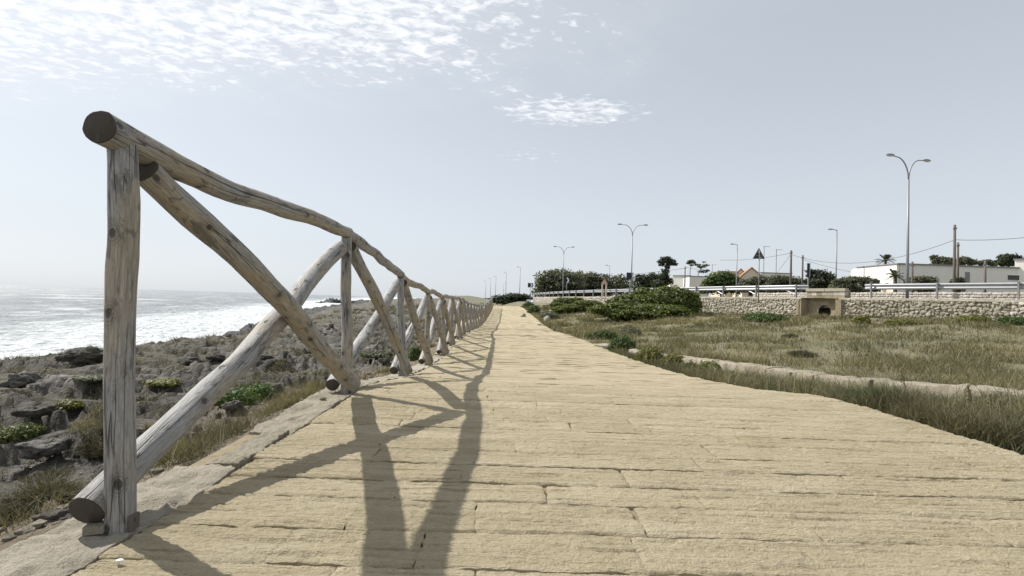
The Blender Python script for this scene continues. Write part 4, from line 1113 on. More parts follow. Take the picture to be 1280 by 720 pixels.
# warning triangle, seen from behind
D = 30.5; c = at(948.5, 317, D); root = empty('warning_sign', (c.x, D, ROADZ - .05), 'dark triangular road sign seen from behind on a thin pole', 'road sign')
hw = 7.4 * D / FPX
tri = [(-hw, -hw * .85), (hw, -hw * .85), (0, hw * .95)]
mb = MB().prism(tri, (1, 0, 0), (0, 0, 1), (0, 1, 0), c, .012); build_at(mb, 'plate', M['signback'], root)
mb = MB()
for a, b in ((tri[0], tri[1]), (tri[1], tri[2]), (tri[2], tri[0])):
    mb.tube([np.array([c.x + a[0], D, c.z + a[1]]), np.array([c.x + b[0], D, c.z + b[1]])], .013, 6)
build_at(mb, 'rim', M['galvdark'], root)
mb = MB().box((c.x, D - .03, c.z - hw * .35), (.34, .03, .035)).box((c.x, D - .03, c.z + hw * .2), (.2, .03, .035)); build_at(mb, 'bracket', M['galvdark'], root)
mb = MB().box((c.x + .12, D - .006, c.z - hw * .62), (.07, .004, .05)); build_at(mb, 'sticker', M['signwhite'], root)
build_at(MB().tube([(c.x, D - .06, ROADZ - .4), (c.x, D - .06, c.z + hw * .6)], .03, 8), 'pole', M['galvdark'], root, True)
def chevron(px, py, D, wpx, hpx, label, yaw, sliver=False):
    c = at(px, py, D); w_ = wpx * D / FPX / 2; h_ = hpx * D / FPX / 2
    root = empty('chevron_sign', (c.x, D, ROADZ), label, 'road sign', 'black and white chevron boards on the bend')
    Mz = Matrix.Rotation(yaw, 3, 'Z'); A = np.array(Mz @ Vector((1, 0, 0))); N = np.array(Mz @ Vector((0, 1, 0))); Z = (0, 0, 1)
    build_at(MB().prism([(-w_, -h_), (w_, -h_), (w_, h_), (-w_, h_)], A, Z, N, c, .03), 'board', M['black'], root)
    x0 = .1 * w_ if not sliver else .55 * w_; t = .62 * w_ if not sliver else .3 * w_
    x0 -= 0
    pl = [(x0 - t * .3, h_ * .92), (x0 - t * .3 + t * .75, h_ * .92), (x0 + t * 1.15, 0), (x0 - t * .3 + t * .75, -h_ * .92), (x0 - t * .3, -h_ * .92), (x0 + t * .38, 0)]
    build_at(MB().prism(pl, A, Z, N, np.array(c) - N * .006, .004), 'arrow', M['signwhite'], root)
    build_at(MB().tube([(c.x + N[0] * .05, D + N[1] * .05, ROADZ - .3), (c.x + N[0] * .05, D + N[1] * .05, c.z + h_ * .8)], .04, 8), 'pole', M['galvdark'], root, True)
chevron(663, 356.5, 90, 6.4, 5.6, 'small black chevron board left of the trees, white arrow on its right half', 0)
chevron(708.5, 350.5, 70, 7.6, 7.6, 'chevron board with a large pale arrow beside the smallest double lamp', 0)
chevron(787.5, 345, 58, 9.4, 8.6, 'black board with only a sliver of white arrow, on the pole by the big bush', .25, True)
chevron(1011, 338, 32, 3.8, 18, 'narrow black board seen nearly edge-on above the culvert', .0, True)
D = 52; c = at(755.5, 352.5, D); root = empty('warning_sign', (c.x, D, ROADZ), 'faded pink warning triangle on two white legs behind the far guard rail', 'road sign')
hw = 4.6 * D / FPX; tr = lambda k: [(-hw * k, -hw * .62 * k), (hw * k, -hw * .62 * k), (0, hw * .95 * k)]
build_at(MB().prism(tr(1), (1, 0, 0), (0, 0, 1), (0, 1, 0), c, .012), 'plate', M['signpink'], root)
build_at(MB().prism(tr(.62), (1, 0, 0), (0, 0, 1), (0, 1, 0), np.array(c) - np.array([0, .005, 0]), .003), 'panel', M['cream'], root)
build_at(MB().box((c.x, D - .009, c.z + hw * .12), (.07, .004, hw * .36)).box((c.x, D - .009, c.z - hw * .25), (.07, .004, .06)), 'symbol', M['black'], root)
for sx in (-.55, .55): build_at(MB().box((c.x + hw * sx, D + .03, (c.z - hw * .6 + ROADZ) / 2 - .1), (.14, .05, c.z - hw * .6 - ROADZ + .25)), 'leg', M['signpink' if sx > 9 else 'cream'], root)

# ------------------------------------------------------------------ houses
def white_house():
    ca = at(1125, 331, 55.0); cx = ca.x; zt = 5.9; z0 = ROADZ - .3
    root = empty('white_house', (cx, 55, z0), 'long flat-roofed white house with arches on its sunlit left side', 'house')
    xr = at(1330, 334, 55.4).x; depth = 6.6; lx = at(1075, 334, 61).x
    build_at(MB().prism([(cx, 55), (xr, 55.6), (xr, 66), (cx + 2, 66), (cx, 62.5)], (1, 0, 0), (0, 1, 0), (0, 0, 1), (0, 0, z0), zt - z0), 'wall', M['plaster_grey_shade'], root)  # greyed plaster paints in the shade on this side of the white house
    # sunlit arcade wall: its plan runs back-left from the corner
    A = np.array([lx - cx, 6.0, 0]); Ln = np.linalg.norm(A); A /= Ln; N = np.array([A[1], -A[0], 0])
    zb = 0; hh = zt - z0 - .02; out = [(0, 0), (0.02, 0)]
    pl = [(.03, 0)]; 
    for a in (.75, 2.55, 4.35):
        wdt = 1.3; hs_ = 2.2
        pl.append((a, 0)); pl.append((a, hs_))
        for q in np.linspace(math.pi, 0, 11)[1:-1]: pl.append((a + wdt / 2 + wdt / 2 * math.cos(q), hs_ + wdt / 2 * math.sin(q)))
        pl.append((a + wdt, hs_)); pl.append((a + wdt, 0))
    pl += [(Ln, 0), (Ln, hh), (.03, hh)]
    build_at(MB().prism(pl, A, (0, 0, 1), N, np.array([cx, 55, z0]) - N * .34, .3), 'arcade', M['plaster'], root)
    build_at(MB().prism([(0.05, 0), (Ln, 0), (Ln, 3.1), (.05, 3.1)], A, (0, 0, 1), N, np.array([cx, 55, z0]) - N * .03, .02), 'porch_wall', M['cream'], root)
    mb = MB().prism([(-.16, 0), (Ln + .1, 0), (Ln + .1, .12), (-.16, .12)], A, (0, 0, 1), N, np.array([cx, 55, zt - .01]) - N * .42, .7).prism([(cx - .1, 54.85), (xr, 55.45), (xr, 56), (cx, 55.5)], (1, 0, 0), (0, 1, 0), (0, 0, 1), (0, 0, zt - .008), .14)
    build_at(mb, 'roof_edge', M['felt'], root)
    a = at(1260.5, 344, 55.35); b = at(1274, 350, 55.35); build_at(MB().box(((a.x + b.x) / 2, 55.38, (a.z + b.z) / 2), (b.x - a.x, .10, a.z - b.z)), 'window', M['glass'], root)
    build_at(MB().box(((a.x + b.x) / 2 + .1, 55.34, a.z + .06), (b.x - a.x + .3, .10, .1)), 'lintel', M['plaster'], root)
    a = at(1207, 340, 55.2); b = at(1212, 353, 55.2); build_at(MB().box(((a.x + b.x) / 2, 55.22, (a.z + b.z) / 2), (b.x - a.x, .10, a.z - b.z)), 'door', M['felt'], root)
    a = at(1180, 349, 55.2); build_at(MB().box((a.x - 3, 55.2, z0 + 1.1), (9, .3, .9), .02), 'garden_wall', M['cream'], root)
white_house()
def block_house(px0, px1, yt, D, label, rz=0, mat='plaster', depth=6, win=()):
    a = at(px0, yt, D); b = at(px1, yt, D); z0 = ROADZ - .2; w_ = b.x - a.x
    root = empty('small_house', ((a.x + b.x) / 2, D, z0), label, 'house')
    build_at(MB().box(((a.x + b.x) / 2, D + depth / 2, (z0 + a.z) / 2), (w_, depth, a.z - z0), rz), 'wall', M[mat], root)
    build_at(MB().box(((a.x + b.x) / 2, D + depth / 2, a.z + .06), (w_ + .2, depth + .2, .14), rz), 'roof', M['felt'], root)
    for (q, zz_, ww, hh_) in win:
        c = Vector(((a.x + b.x) / 2, D + depth / 2, 0)); o = Matrix.Rotation(rz, 3, 'Z') @ Vector((w_ * q, -depth / 2 - .01, 0))
        build_at(MB().box((c.x + o.x, c.y + o.y, z0 + zz_), (ww, .08, hh_), rz), 'window', M['glass'], root)
    return root
block_house(1328, 1359, 322, 52, 'bright white building cut off at the right edge of the view', R(40), 'plaster', 5, ((0, 2.2, 1, 1),))
block_house(862, 886, 345.5, 96, 'small pale house right of the pine, behind the guard rail', 0, 'plaster_grey_shade', 7, ((.2, 2.4, 1.2, 1),))
block_house(851, 861, 344.5, 99, 'narrow bright white house beside the thin dark pole', R(48), 'plaster', 3)
block_house(838, 850, 348, 104, 'grey block of a house tucked right behind the leaning pine', 0, 'plaster_grey_shade', 5)
def gable_house(px0, px1, ye, yr, D, label, depth=7, rz=0.0, mat='cream'):
    a = at(px0, ye, D); b = at(px1, ye, D); r = at((px0 + px1) / 2, yr, D); z0 = ROADZ; cx = (a.x + b.x) / 2; w_ = (b.x - a.x) / 2
    root = empty('gabled_house', (cx, D, z0), label, 'house')
    pl = [(-w_, 0), (w_, 0), (w_, a.z - z0), (0, r.z - z0), (-w_, a.z - z0)]
    A = np.array([math.cos(rz), math.sin(rz), 0]); N = np.array([-math.sin(rz), math.cos(rz), 0])
    build_at(MB().prism(pl, A, (0, 0, 1), N, (cx, D, z0), depth), 'wall', M[mat], root)
    for sg in (-1, 1):
        e = (sg * (w_ + .25), a.z - z0 - .16); k = (0, r.z - z0 + .03); q = [e, k, (k[0], k[1] + .16), (e[0], e[1] + .16)]
        if sg > 0: q = q[::-1]
        build_at(MB().prism(q, A, (0, 0, 1), N, np.array([cx, D, z0]) - N * .2, depth + .4), 'roof', M['tile'], root)
    build_at(MB().box(np.array([cx, D, z0 + 2.0]) - N * .02, (.9, .08, 1.1), rz), 'window', M['glass'], root)
gable_house(920, 932, 343.5, 336.5, 95, 'cream gabled house left of its larger neighbour', 8, -.35)
gable_house(929, 950, 344.5, 335.0, 90, 'larger cream gabled house left of the triangle sign', 8, -.30)
block_house(951, 990, 341, 100, 'low grey building behind the bushes between triangle sign and poles', 0, 'plaster_grey_shade', 6, ((-.2, 2.5, 1, 1),))
block_house(901, 922, 339.5, 104, 'low dark roofed building left of the gabled houses', 0, 'cream', 5)

# ------------------------------------------------------------------ trees and big bushes
GZ = ROADZ
TG = 'trees behind the road'
def tree_px(label, D, blobs, n, size, mat, seed, trunk_px=None, core=True, tr=.16, group=TG, cat='tree', name='tree', shell=.5, skirt=0):
    bl = [pblob(x, y, D + (k % 3 - 1) * .4, w_, h_, .9) for k, (x, y, w_, h_) in enumerate(blobs)]
    if skirt:
        x0 = min(q[0] - q[2] / 2 for q in blobs); x1 = max(q[0] + q[2] / 2 for q in blobs); k = max(2, int((x1 - x0) / 16))
        bl += [pblob(x0 + (x1 - x0) * (j + .5) / k, skirt + (j % 2), D - .3, (x1 - x0) / k * 1.35, 15, 1.0) for j in range(k)]; n = int(n * 1.4)
    tp = None
    if trunk_px: tp = [at(x, y, D) for x, y in trunk_px]
    c = np.array(bl)[:, :3].mean(0)
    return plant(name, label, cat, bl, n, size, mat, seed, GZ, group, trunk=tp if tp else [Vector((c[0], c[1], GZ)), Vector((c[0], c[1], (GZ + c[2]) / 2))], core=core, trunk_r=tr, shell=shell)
tree_px('large grey green tree at the left end of the tree row', 100, [(685, 350, 36, 24), (700, 347, 36, 24), (715, 350, 34, 24), (676, 355, 18, 16), (690, 343, 16, 12), (705, 356, 60, 16)], 4200, .30, 'grayleaf', 21, skirt=365)
tree_px('grey green tree standing behind the chevron board and small double lamp', 104, [(728, 350, 30, 20), (742, 347, 20, 14), (750, 353, 26, 16), (722, 343, 10, 8), (738, 357, 40, 12)], 3000, .28, 'grayleaf', 22, skirt=365)
tree_px('thin spiky grey green tree behind the faded pink triangle', 106, [(765, 351, 26, 14), (775, 347, 14, 10), (784, 353, 22, 12), (757, 346, 9, 8), (770, 357, 40, 10)], 2400, .26, 'grayleaf', 23, core=False, skirt=364)
tree_px('dark scrubby tree left of the leaning pine', 92, [(805, 350, 22, 14), (816, 347, 16, 12), (812, 356, 40, 12), (797, 346, 8, 7)], 2200, .26, 'darkleaf', 24, skirt=363)
tree_px('dark leaning pine with a layered crown', 84, [(833, 323, 14, 5), (828, 327, 12, 6), (838, 327, 14, 6), (842, 330, 11, 5), (827, 331, 7, 4), (834, 333, 8, 6), (832, 340, 10, 10), (829, 346, 15, 12), (833, 352, 18, 10), (823, 354, 20, 9)], 3000, .20, 'darkleaf', 25, [(833, 362), (831, 345), (833, 334)], False, .15)
tree_px('slim umbrella pine behind the small white houses', 118, [(864, 326.5, 9, 3.6), (861, 329, 7, 3), (867, 328, 6, 2.6), (864.5, 331.5, 5, 2)], 800, .16, 'darkleaf', 26, [(863, 352), (862.5, 340), (864, 331)], False, .10)
tree_px('group of thin umbrella pines with broken crowns behind the small white houses', 120, [(872, 331, 9, 3), (877, 333.5, 10, 3.4), (882, 331.5, 9, 3), (880, 327.5, 5, 1.6), (879, 339.5, 12, 4), (884, 338, 6, 3), (868.5, 330, 5, 2)], 1100, .16, 'darkleaf', 27, [(871, 352), (873, 342), (876, 336)], False, .10)
tree_px('bright leafy tree behind the guard rail next to the gabled houses', 84, [(894, 349, 26, 16), (906, 346, 24, 16), (916, 351, 22, 14), (886, 353, 16, 9), (901, 354, 44, 10)], 3200, .22, 'green', 28, skirt=360)
tree_px('low olive bush row left part, under the gabled houses', 80, [(938, 352, 24, 10), (950, 350, 24, 11), (960, 352, 26, 11), (930, 354, 14, 7)], 2400, .2, 'grayleaf', 29, cat='bush', name='bush', skirt=359)
tree_px('low olive bush row right part, left of the dark round tree', 76, [(975, 350, 28, 13), (990, 351, 24, 12), (1000, 353, 18, 9), (966, 354, 16, 8)], 2400, .2, 'grayleaf', 30, cat='bush', name='bush', skirt=359)
tree_px('dark round tree above the culvert', 60, [(1026, 346, 26, 18), (1016, 344, 14, 12), (1034, 349, 22, 14), (1022, 352, 34, 10), (1013, 339, 12, 6)], 3000, .17, 'darkleaf', 31, skirt=359)
tree_px('olive bush right of the dark round tree, before the white house arches', 50, [(1052, 352, 22, 9), (1066, 350, 24, 10), (1080, 350, 24, 9), (1090, 352, 16, 7)], 2600, .14, 'grayleaf', 32, cat='bush', name='bush', skirt=359)
tree_px('rounded bush against the shaded wall of the white house', 50, [(1150, 349, 22, 9), (1162, 349, 18, 8), (1140, 351, 14, 7)], 1800, .13, 'grayleaf', 33, cat='bush', name='bush', skirt=357)
tree_px('small dark bush at the foot of the two dark poles', 48, [(1199, 350, 12, 7), (1193, 351, 8, 5)], 700, .12, 'darkleaf', 34, cat='bush', name='bush', skirt=356)
tree_px('airy grey green tree behind the roof of the white house, left one', 82, [(1175, 325, 18, 9), (1168, 322, 10, 6), (1186, 326, 16, 8), (1180, 330, 26, 8)], 2000, .22, 'grayleaf', 35, core=False)
tree_px('rounded grey green tree behind the roof right of the tall poles', 84, [(1205, 326, 18, 10), (1214, 328, 14, 8), (1199, 328, 14, 8)], 1700, .22, 'grayleaf', 36)
tree_px('low pale tree behind the roof between the darker crowns', 84, [(1234, 328, 16, 7), (1227, 329, 10, 6), (1242, 330, 10, 6)], 1200, .2, 'grayleaf', 37)
tree_px('dark broad tree behind the right end of the white house', 78, [(1262, 323, 24, 11), (1256, 321, 16, 7), (1270, 326, 18, 10), (1252, 328, 14, 7), (1262, 329, 30, 8)], 2600, .22, 'darkleaf', 38)
tree_px('feathery tamarisk beyond the bend left of the black chevron board', 108, [(628, 372.5, 26, 8), (643, 370.5, 28, 9), (655, 371, 20, 8), (618, 375, 16, 7), (634, 377, 36, 9), (650, 377, 24, 8)], 3600, .24, 'darkleaf', 39, cat='hedge', name='hedge', group=None)

def palm(px, py, D, size, yb, label, seed, nf=20):
    c = at(px, py, D); b = Vector((c.x, c.y, GZ)); root = empty('palm_tree', b, label, 'palm', 'palms by the white house'); rs = random.Random(seed)
    build_at(MB().tube([b + Vector((0, 0, -.2)), Vector(c)], [.2, .15], 8), 'trunk', M['bark'], root, True)
    for k in range(nf):
        a = rs.uniform(0, 6.28); el = rs.uniform(-.2, 1.2); Ln = size * rs.uniform(.8, 1.1); d = np.array([math.cos(a) * math.cos(el), math.sin(a) * math.cos(el), math.sin(el)])
        V = []; F = []; pts = []
        for q in np.linspace(0, 1, 9): pts.append(np.array(c) + d * Ln * q + np.array([0, 0, -.75 * Ln * q * q * math.cos(el) * .8]))
        side = np.cross(d, [0, 0, 1]); side /= np.linalg.norm(side); T = []
        for i in range(1, 9):
            for sg in (-1, 1):
                for f_ in (0, .5):
                    p = pts[i - 1] + (pts[i] - pts[i - 1]) * f_; w_ = Ln * .28 * math.sin(.25 + 2.6 * (i / 9.)); tp = p + side * sg * w_ + d * w_ * .6 + np.array([0, 0, -.25 * w_]); n0 = len(V)
                    V += [p - d * .05, p + d * .05, tp]; F.append([n0, n0 + 1, n0 + 2]); T += [rs.uniform(.2, .8)] * 3
        mk('frond', np.array(V) - np.array(b), np.array(F), M['darkleaf'], root, attrs={'tint': T})
palm(1107, 326, 74, 1.55, 352, 'dark palm top showing above the white house roof', 1, 22)
palm(1119, 345.5, 51, 1.1, 352, 'small palm in front of the white house arches', 2, 16)

# big lentisk mounds between field and wall
def mound(label, px, py, blobs, n, size, mat, seed, name='bush', group='mounded bushes below the road wall', sub=6):
    D = fz_hit(px, py); rs = random.Random(seed); bl = []
    for (x, y, w_, h_, dd) in blobs:
        b = pblob(x, y, D + dd, w_, h_, .8); bl.append(b)
        for k in range(sub):                            # smaller swellings over each mound
            a, e = rs.uniform(3.0, 6.4), rs.uniform(.0, 1.3); q = .80
            bl.append((b[0] + math.cos(a) * math.cos(e) * b[3] * q, b[1] + math.sin(a) * math.cos(e) * b[4] * q, b[2] + math.sin(e) * b[5] * q, b[3] * .36, b[4] * .36, b[5] * .34))
    c = np.array(bl)[:, :3].mean(0)
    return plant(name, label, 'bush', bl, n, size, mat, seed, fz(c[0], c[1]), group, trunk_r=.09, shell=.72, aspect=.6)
def fz_hit(px, py): return hit(px, py, fieldz, 4.0).y
mound('big dark green mounded bush in front of the road wall', 800, 398, [(815, 379, 66, 36, 1), (842, 380, 62, 42, 0), (795, 383, 70, 28, .5), (857, 385, 36, 34, -.4), (770, 388, 62, 18, -.5), (825, 392, 80, 22, -1.2), (790, 393, 70, 16, -1.0), (850, 394, 44, 18, -.8), (815, 370, 46, 16, 1)], 42000, .085, 'lentisk', 41)
mound('low dark bush half hiding the far wall', 700, 385, [(706, 378, 30, 12, 0), (718, 376, 26, 9, .5), (700, 381, 26, 8, -.5)], 8000, .10, 'lentisk', 42, sub=4)
mound('long low bush left of the big mounded one', 725, 390, [(735, 382, 36, 13, 0), (720, 385, 34, 10, 0), (748, 386, 34, 10, -.5), (705, 387, 30, 8, -.3)], 12000, .09, 'lentisk', 43, sub=4)

# ------------------------------------------------------------------ field: grass, weeds, bushes, stones
rs = np.random.RandomState(77)
def scatter_field(n, D0, D1, seed, x0=.04, wmax=None):
    rs = np.random.RandomState(seed); D = np.exp(rs.uniform(math.log(D0), math.log(D1), n)); a = XR(D) + x0; b = np.minimum(RD(D) - .15, D * 1.35 + 1)
    u = rs.uniform(0, 1, n); X = a + (b - a) * u; ok = b > a; return X[ok], D[ok], rs
def on_channel(X, Y):
    P = np.array(CH); xi = np.interp(-Y, -P[:, 1], P[:, 0]); return (np.abs(X - xi) < .24) & (Y < 12.4) & (Y > 1.5)
X, Y, rs = scatter_field(150000, 3.0, 62, 1)
pat = fbm(X * .45, Y * .45, 5, 801, .65); bare = fbm(X * .8 + 5, Y * .5, 4, 803, .6)
P0 = np.array(CH); beyond = X > np.interp(-Y, -P0[:, 1], P0[:, 0])
ok = ~on_channel(X, Y) & ~((bare > .26)) & (rs.uniform(size=len(X)) < np.where(pat > -.25, 1., .4)); X, Y, pat = X[ok], Y[ok], pat[ok]
h = (.10 + .13 * rs.uniform(size=len(X))) * (1 + .95 * np.clip(pat, -.8, 1)) * np.where(Y < 12, .85, 1)
t = np.clip(.42 + .42 * fbm(X * .25 + 9, Y * .3, 3, 805) + rs.normal(size=len(X)) * .2, 0, 1)
V, F, T = blade_arrays(np.stack([X, Y, fieldz(X, Y) - .01], 1), h, np.maximum(.0035, Y * .0011), .75, rs, t)
tag(mk('field_grass', V, F, M['olive'], attrs={'tint': T}), kind='stuff')
X, Y, rs = scatter_field(26000, 3.0, 45, 2); pat = fbm(X * .5, Y * .3, 3, 811); ok = (pat > .05) & ~on_channel(X, Y); X, Y = X[ok], Y[ok]
V, F, T = blade_arrays(np.stack([X, Y, fieldz(X, Y) - .01], 1), .12 + .26 * rs.uniform(size=len(X)) ** 2, np.maximum(.003, Y * .0008), .35, rs, np.clip(.55 + rs.normal(size=len(X)) * .22, 0, 1))
tag(mk('dry_grass', V, F, M['dry'], attrs={'tint': T}), kind='stuff')
# the strip of weeds between path and channel kerb
n = 30000; rs = np.random.RandomState(5); Y = 1.6 + 12 * rs.uniform(size=n) ** 1.3; xi = np.interp(-Y, -P0[:, 1], P0[:, 0]); X = XR(Y) + .03 + rs.uniform(size=n) ** 1.15 * np.maximum(xi - XR(Y) - .22, .1)
pat = fbm(X * 2.2, Y * 2.2, 3, 821); hh = (.08 + .13 * rs.uniform(size=n)) * (1 + .8 * pat) * (.55 + .45 * ss(X - XR(Y), 0, .35))
V, F, T = blade_arrays(np.stack([X, Y, fieldz(X, Y) - .02], 1), hh, np.full(n, .0055), .6, rs, np.clip(.4 + .3 * pat + rs.normal(size=n) * .22, 0, 1))
tag(mk('verge_weeds', V, F, M['verge'], attrs={'tint': T}), kind='stuff')
G2 = 'plants along the right edge of the path'
def fp(px, py): return hit(px, py, fieldz, 2.0)
def fshrub(px, py, wpx, hpx, label, mat, seed, n=2600, sz=.022, **k):
    p = fp(px, py); s = p.y / FPX; return shrub('shrub', label, (p.x, p.y, p.z), wpx * s / 2, hpx * s * .72, n, sz, mat, seed, **k)
fshrub(752, 424, 40, 14, 'fresh green leafy plant nearest the path bend, left of the flat stone', 'green', 51, 2400, .03)
fshrub(777, 440, 44, 26, 'dark green shrub hanging over the path edge beside the flat stone', 'green', 52, 3000, .028)
fshrub(815, 455, 36, 26, 'yellow green bushy plant, left of a similar one, in front of the kerb end', 'yellowgreen', 53, 3000, .02)
fshrub(847, 459, 42, 22, 'yellow green bushy plant, right of a similar one, at the path edge', 'yellowgreen', 54, 3000, .02)
fshrub(893, 468, 52, 20, 'low dark green mat of leaves against the path edge', 'lentisk', 55, 3200, .02)
fshrub(868, 463, 40, 14, 'low green leaves between the yellow green plants and the dark mat', 'green', 69, 2200, .018)
fshrub(925, 473, 44, 14, 'small olive plant on the path edge right of the dark leaf mat', 'yellowgreen', 70, 2200, .016)
fshrub(790, 420, 36, 14, 'grey green low shrub behind the dark green one', 'grayleaf', 56, 1800, .03)
fshrub(1003, 446, 34, 18, 'isolated dark shrub in the middle of the dry field', 'scrub', 57, 2200, .02)
fshrub(987, 421, 22, 9, 'small dark shrub in the field left of the isolated one', 'scrub', 58, 1200, .03)
fshrub(960, 402, 60, 13, 'low green bush at the foot of the wall left of the culvert', 'green', 59, 3400, .05)
fshrub(1075, 404, 20, 12, 'brownish bush at the right foot of the culvert', 'yellowgreen', 60, 1200, .04)
fshrub(1128, 406, 50, 8, 'yellow green weeds at the wall foot right of the culvert', 'yellowgreen', 61, 1800, .04)
fshrub(1215, 403, 50, 13, 'yellow green bush under the nearest wall stretch', 'yellowgreen', 62, 2400, .04)
fshrub(1268, 406, 50, 14, 'dark green bush under the wall at the right edge', 'green', 63, 2400, .04)
fshrub(668, 392, 20, 13, 'bright green plant at the far right edge of the path', 'green', 64, 1800, .06)
fshrub(661, 384, 18, 9, 'farthest green plant where the path narrows', 'green', 65, 1400, .07)
fshrub(690, 398, 30, 10, 'grey green shrub between pale boulders at the path edge', 'grayleaf', 66, 1800, .05)
fshrub(1085, 505, 110, 42, 'wide dark dry shrub overhanging the path edge', 'scrub', 67, 5200, .016, lobes=8)
fshrub(1010, 482, 76, 26, 'dark dry shrub at the crest of the path edge', 'scrub', 68, 3600, .016, lobes=6)
for k, (px, py, w_, hp, n, mt, lb) in enumerate([
    (962, 489, 44, 17, 260, 'olive', 'small pale weed growing on the path surface edge'),
    (1040, 489, 70, 40, 420, 'dry', 'dry wiry weed clump behind the crest of the path edge'),
    (1115, 518, 80, 62, 520, 'scrub', 'dark wiry weed clump beside the wide dry shrub'),
    (1098, 512, 60, 52, 420, 'green', 'deep green weed clump inside the wide dry shrub'),
    (1145, 528, 50, 60, 420, 'scrub', 'tall dark weed clump just left of the tall green grass clump'),
    (1192, 542, 40, 50, 300, 'dry', 'straw coloured clump between the green and the grey green grass clumps'),
    (1165, 535, 80, 66, 620, 'olive', 'tall green grass clump before the pale kerb face'),
    (1215, 548, 80, 66, 560, 'olive', 'grey green grass clump with standing seed stalks'),
    (1262, 562, 70, 62, 520, 'scrub', 'dark grass clump at the lower right edge'),
    (1300, 560, 70, 60, 460, 'olive', 'grass clump at the very right edge of the verge'),
    (885, 452, 50, 26, 300, 'dry', 'dry grass clump behind the yellow green plants'),
    (930, 458, 60, 26, 360, 'dry', 'dry grass clump in front of the worn kerb'),
    (730, 416, 60, 18, 380, 'dry', 'dry grass clump at the path bend'),
    (695, 408, 34, 14, 240, 'dry', 'dry grass clump beside the pale boulders'),
    (840, 404, 46, 12, 300, 'dry', 'dry grass at the foot of the big mounded bush')]):
    p = fp(px, py); s = p.y / FPX
    tuft('grass_clump', lb, 'grass clump', (p.x, p.y, p.z), w_ * s / 2, hp * s * .78, n * 2, mt, 300 + k, max(.005, p.y * .0011), .42, zf=fieldz)
# a few tall stalks
for k, (px, py, hp) in enumerate([(1222, 545, 62), (1240, 552, 58), (1205, 538, 50), (1136, 520, 58), (1252, 548, 46), (1062, 490, 44)]):
    p = fp(px, py); s = p.y / FPX; hgt = hp * s; mb = MB().tube([p, p + Vector((.02 * (k % 3 - 1), .01, hgt * .6)), p + Vector((.05 * (k % 3 - 1), .02, hgt))], [.0035, .003, .002], 5)
    v, f = ICO[1]
    for j in range(14): mb.add(v * [.005, .005, .010] + np.array(p + Vector((.05 * (k % 3 - 1), .02, hgt * (1 - .022 * j)))) + np.random.RandomState(j + k).normal(size=3) * [.005, .005, 0], f)
    nn = sum(len(v_) for v_ in mb.V)
    tag(mk('seed_stalk', np.concatenate(mb.V), mb.F, M['dry'], attrs={'tint': np.full(nn, .6)}, origin=tuple(p)), ['tallest dry seed stalk of the verge, left of its close twin', 'dry seed stalk just right of the tallest one', 'dry seed stalk left of the tallest one', 'dry seed stalk between the wide dark shrub and the green grass clump', 'short dry seed stalk near the right edge of the verge', 'leftmost dry seed stalk, rising behind the wide dark shrub'][k], 'stalk', 'seed stalks above the verge grass')
SG = 'pale stones beside the path bend'
for k, (px, py, rw, lb, sx) in enumerate([(684, 402, .30, 'pointed pale boulder at the path bend', 1.2), (674, 408, .22, 'pale boulder left of the pointed one', .7), (692, 408, .22, 'pale boulder right of the pointed one', .7), (675, 392, .5, 'long pale boulder farther up the path edge', .6),
                               (690, 390, .3, 'small pale boulder in the weeds beyond the bend', .7), (707, 391, .3, 'lone pale boulder at the left foot of the bushes', .6), (654, 397, .35, 'reddish squared stone right on the path edge', .9)]):
    p = fp(px, py); V, F = rock_arrays((rw, rw * .8, rw * sx), 30 + k, 3); tag(mk('boulder', V + np.array(p) + [0, 0, rw * .15], F, M['boulder' if k == 6 else 'coping'], smooth=True, origin=tuple(p)), lb, 'boulder', SG)
p = fp(758, 436); V, F = rock_arrays((.34, .26, .05), 44, 3); tag(mk('flat_stone', V + np.array(p) + [0, 0, .10], F, M['kerbstone'], smooth=True, origin=tuple(p)), 'flat grey stone lying among leaves at the path edge', 'stone')
p = fp(1270, 478)
p = hit(150, 704, lambda x, y: ZP(y), 1.0); V, F = rock_arrays((.011, .007, .005), 51, 2); tag(mk('pale_chip', V + np.array(p) + [0, 0, .006], F, M['plaster'], origin=tuple(p)), 'tiny white chip lying on the grey kerb stone', 'stone')
p = hit(404, 501, lambda x, y: ZP(y), 1.0); V, F = rock_arrays((.028, .02, .014), 52, 2); tag(mk('pebble', V + np.array(p) + [0, 0, .012], F, M['block'], origin=tuple(p)), 'brown pebble on the kerb stone before the second post', 'stone')

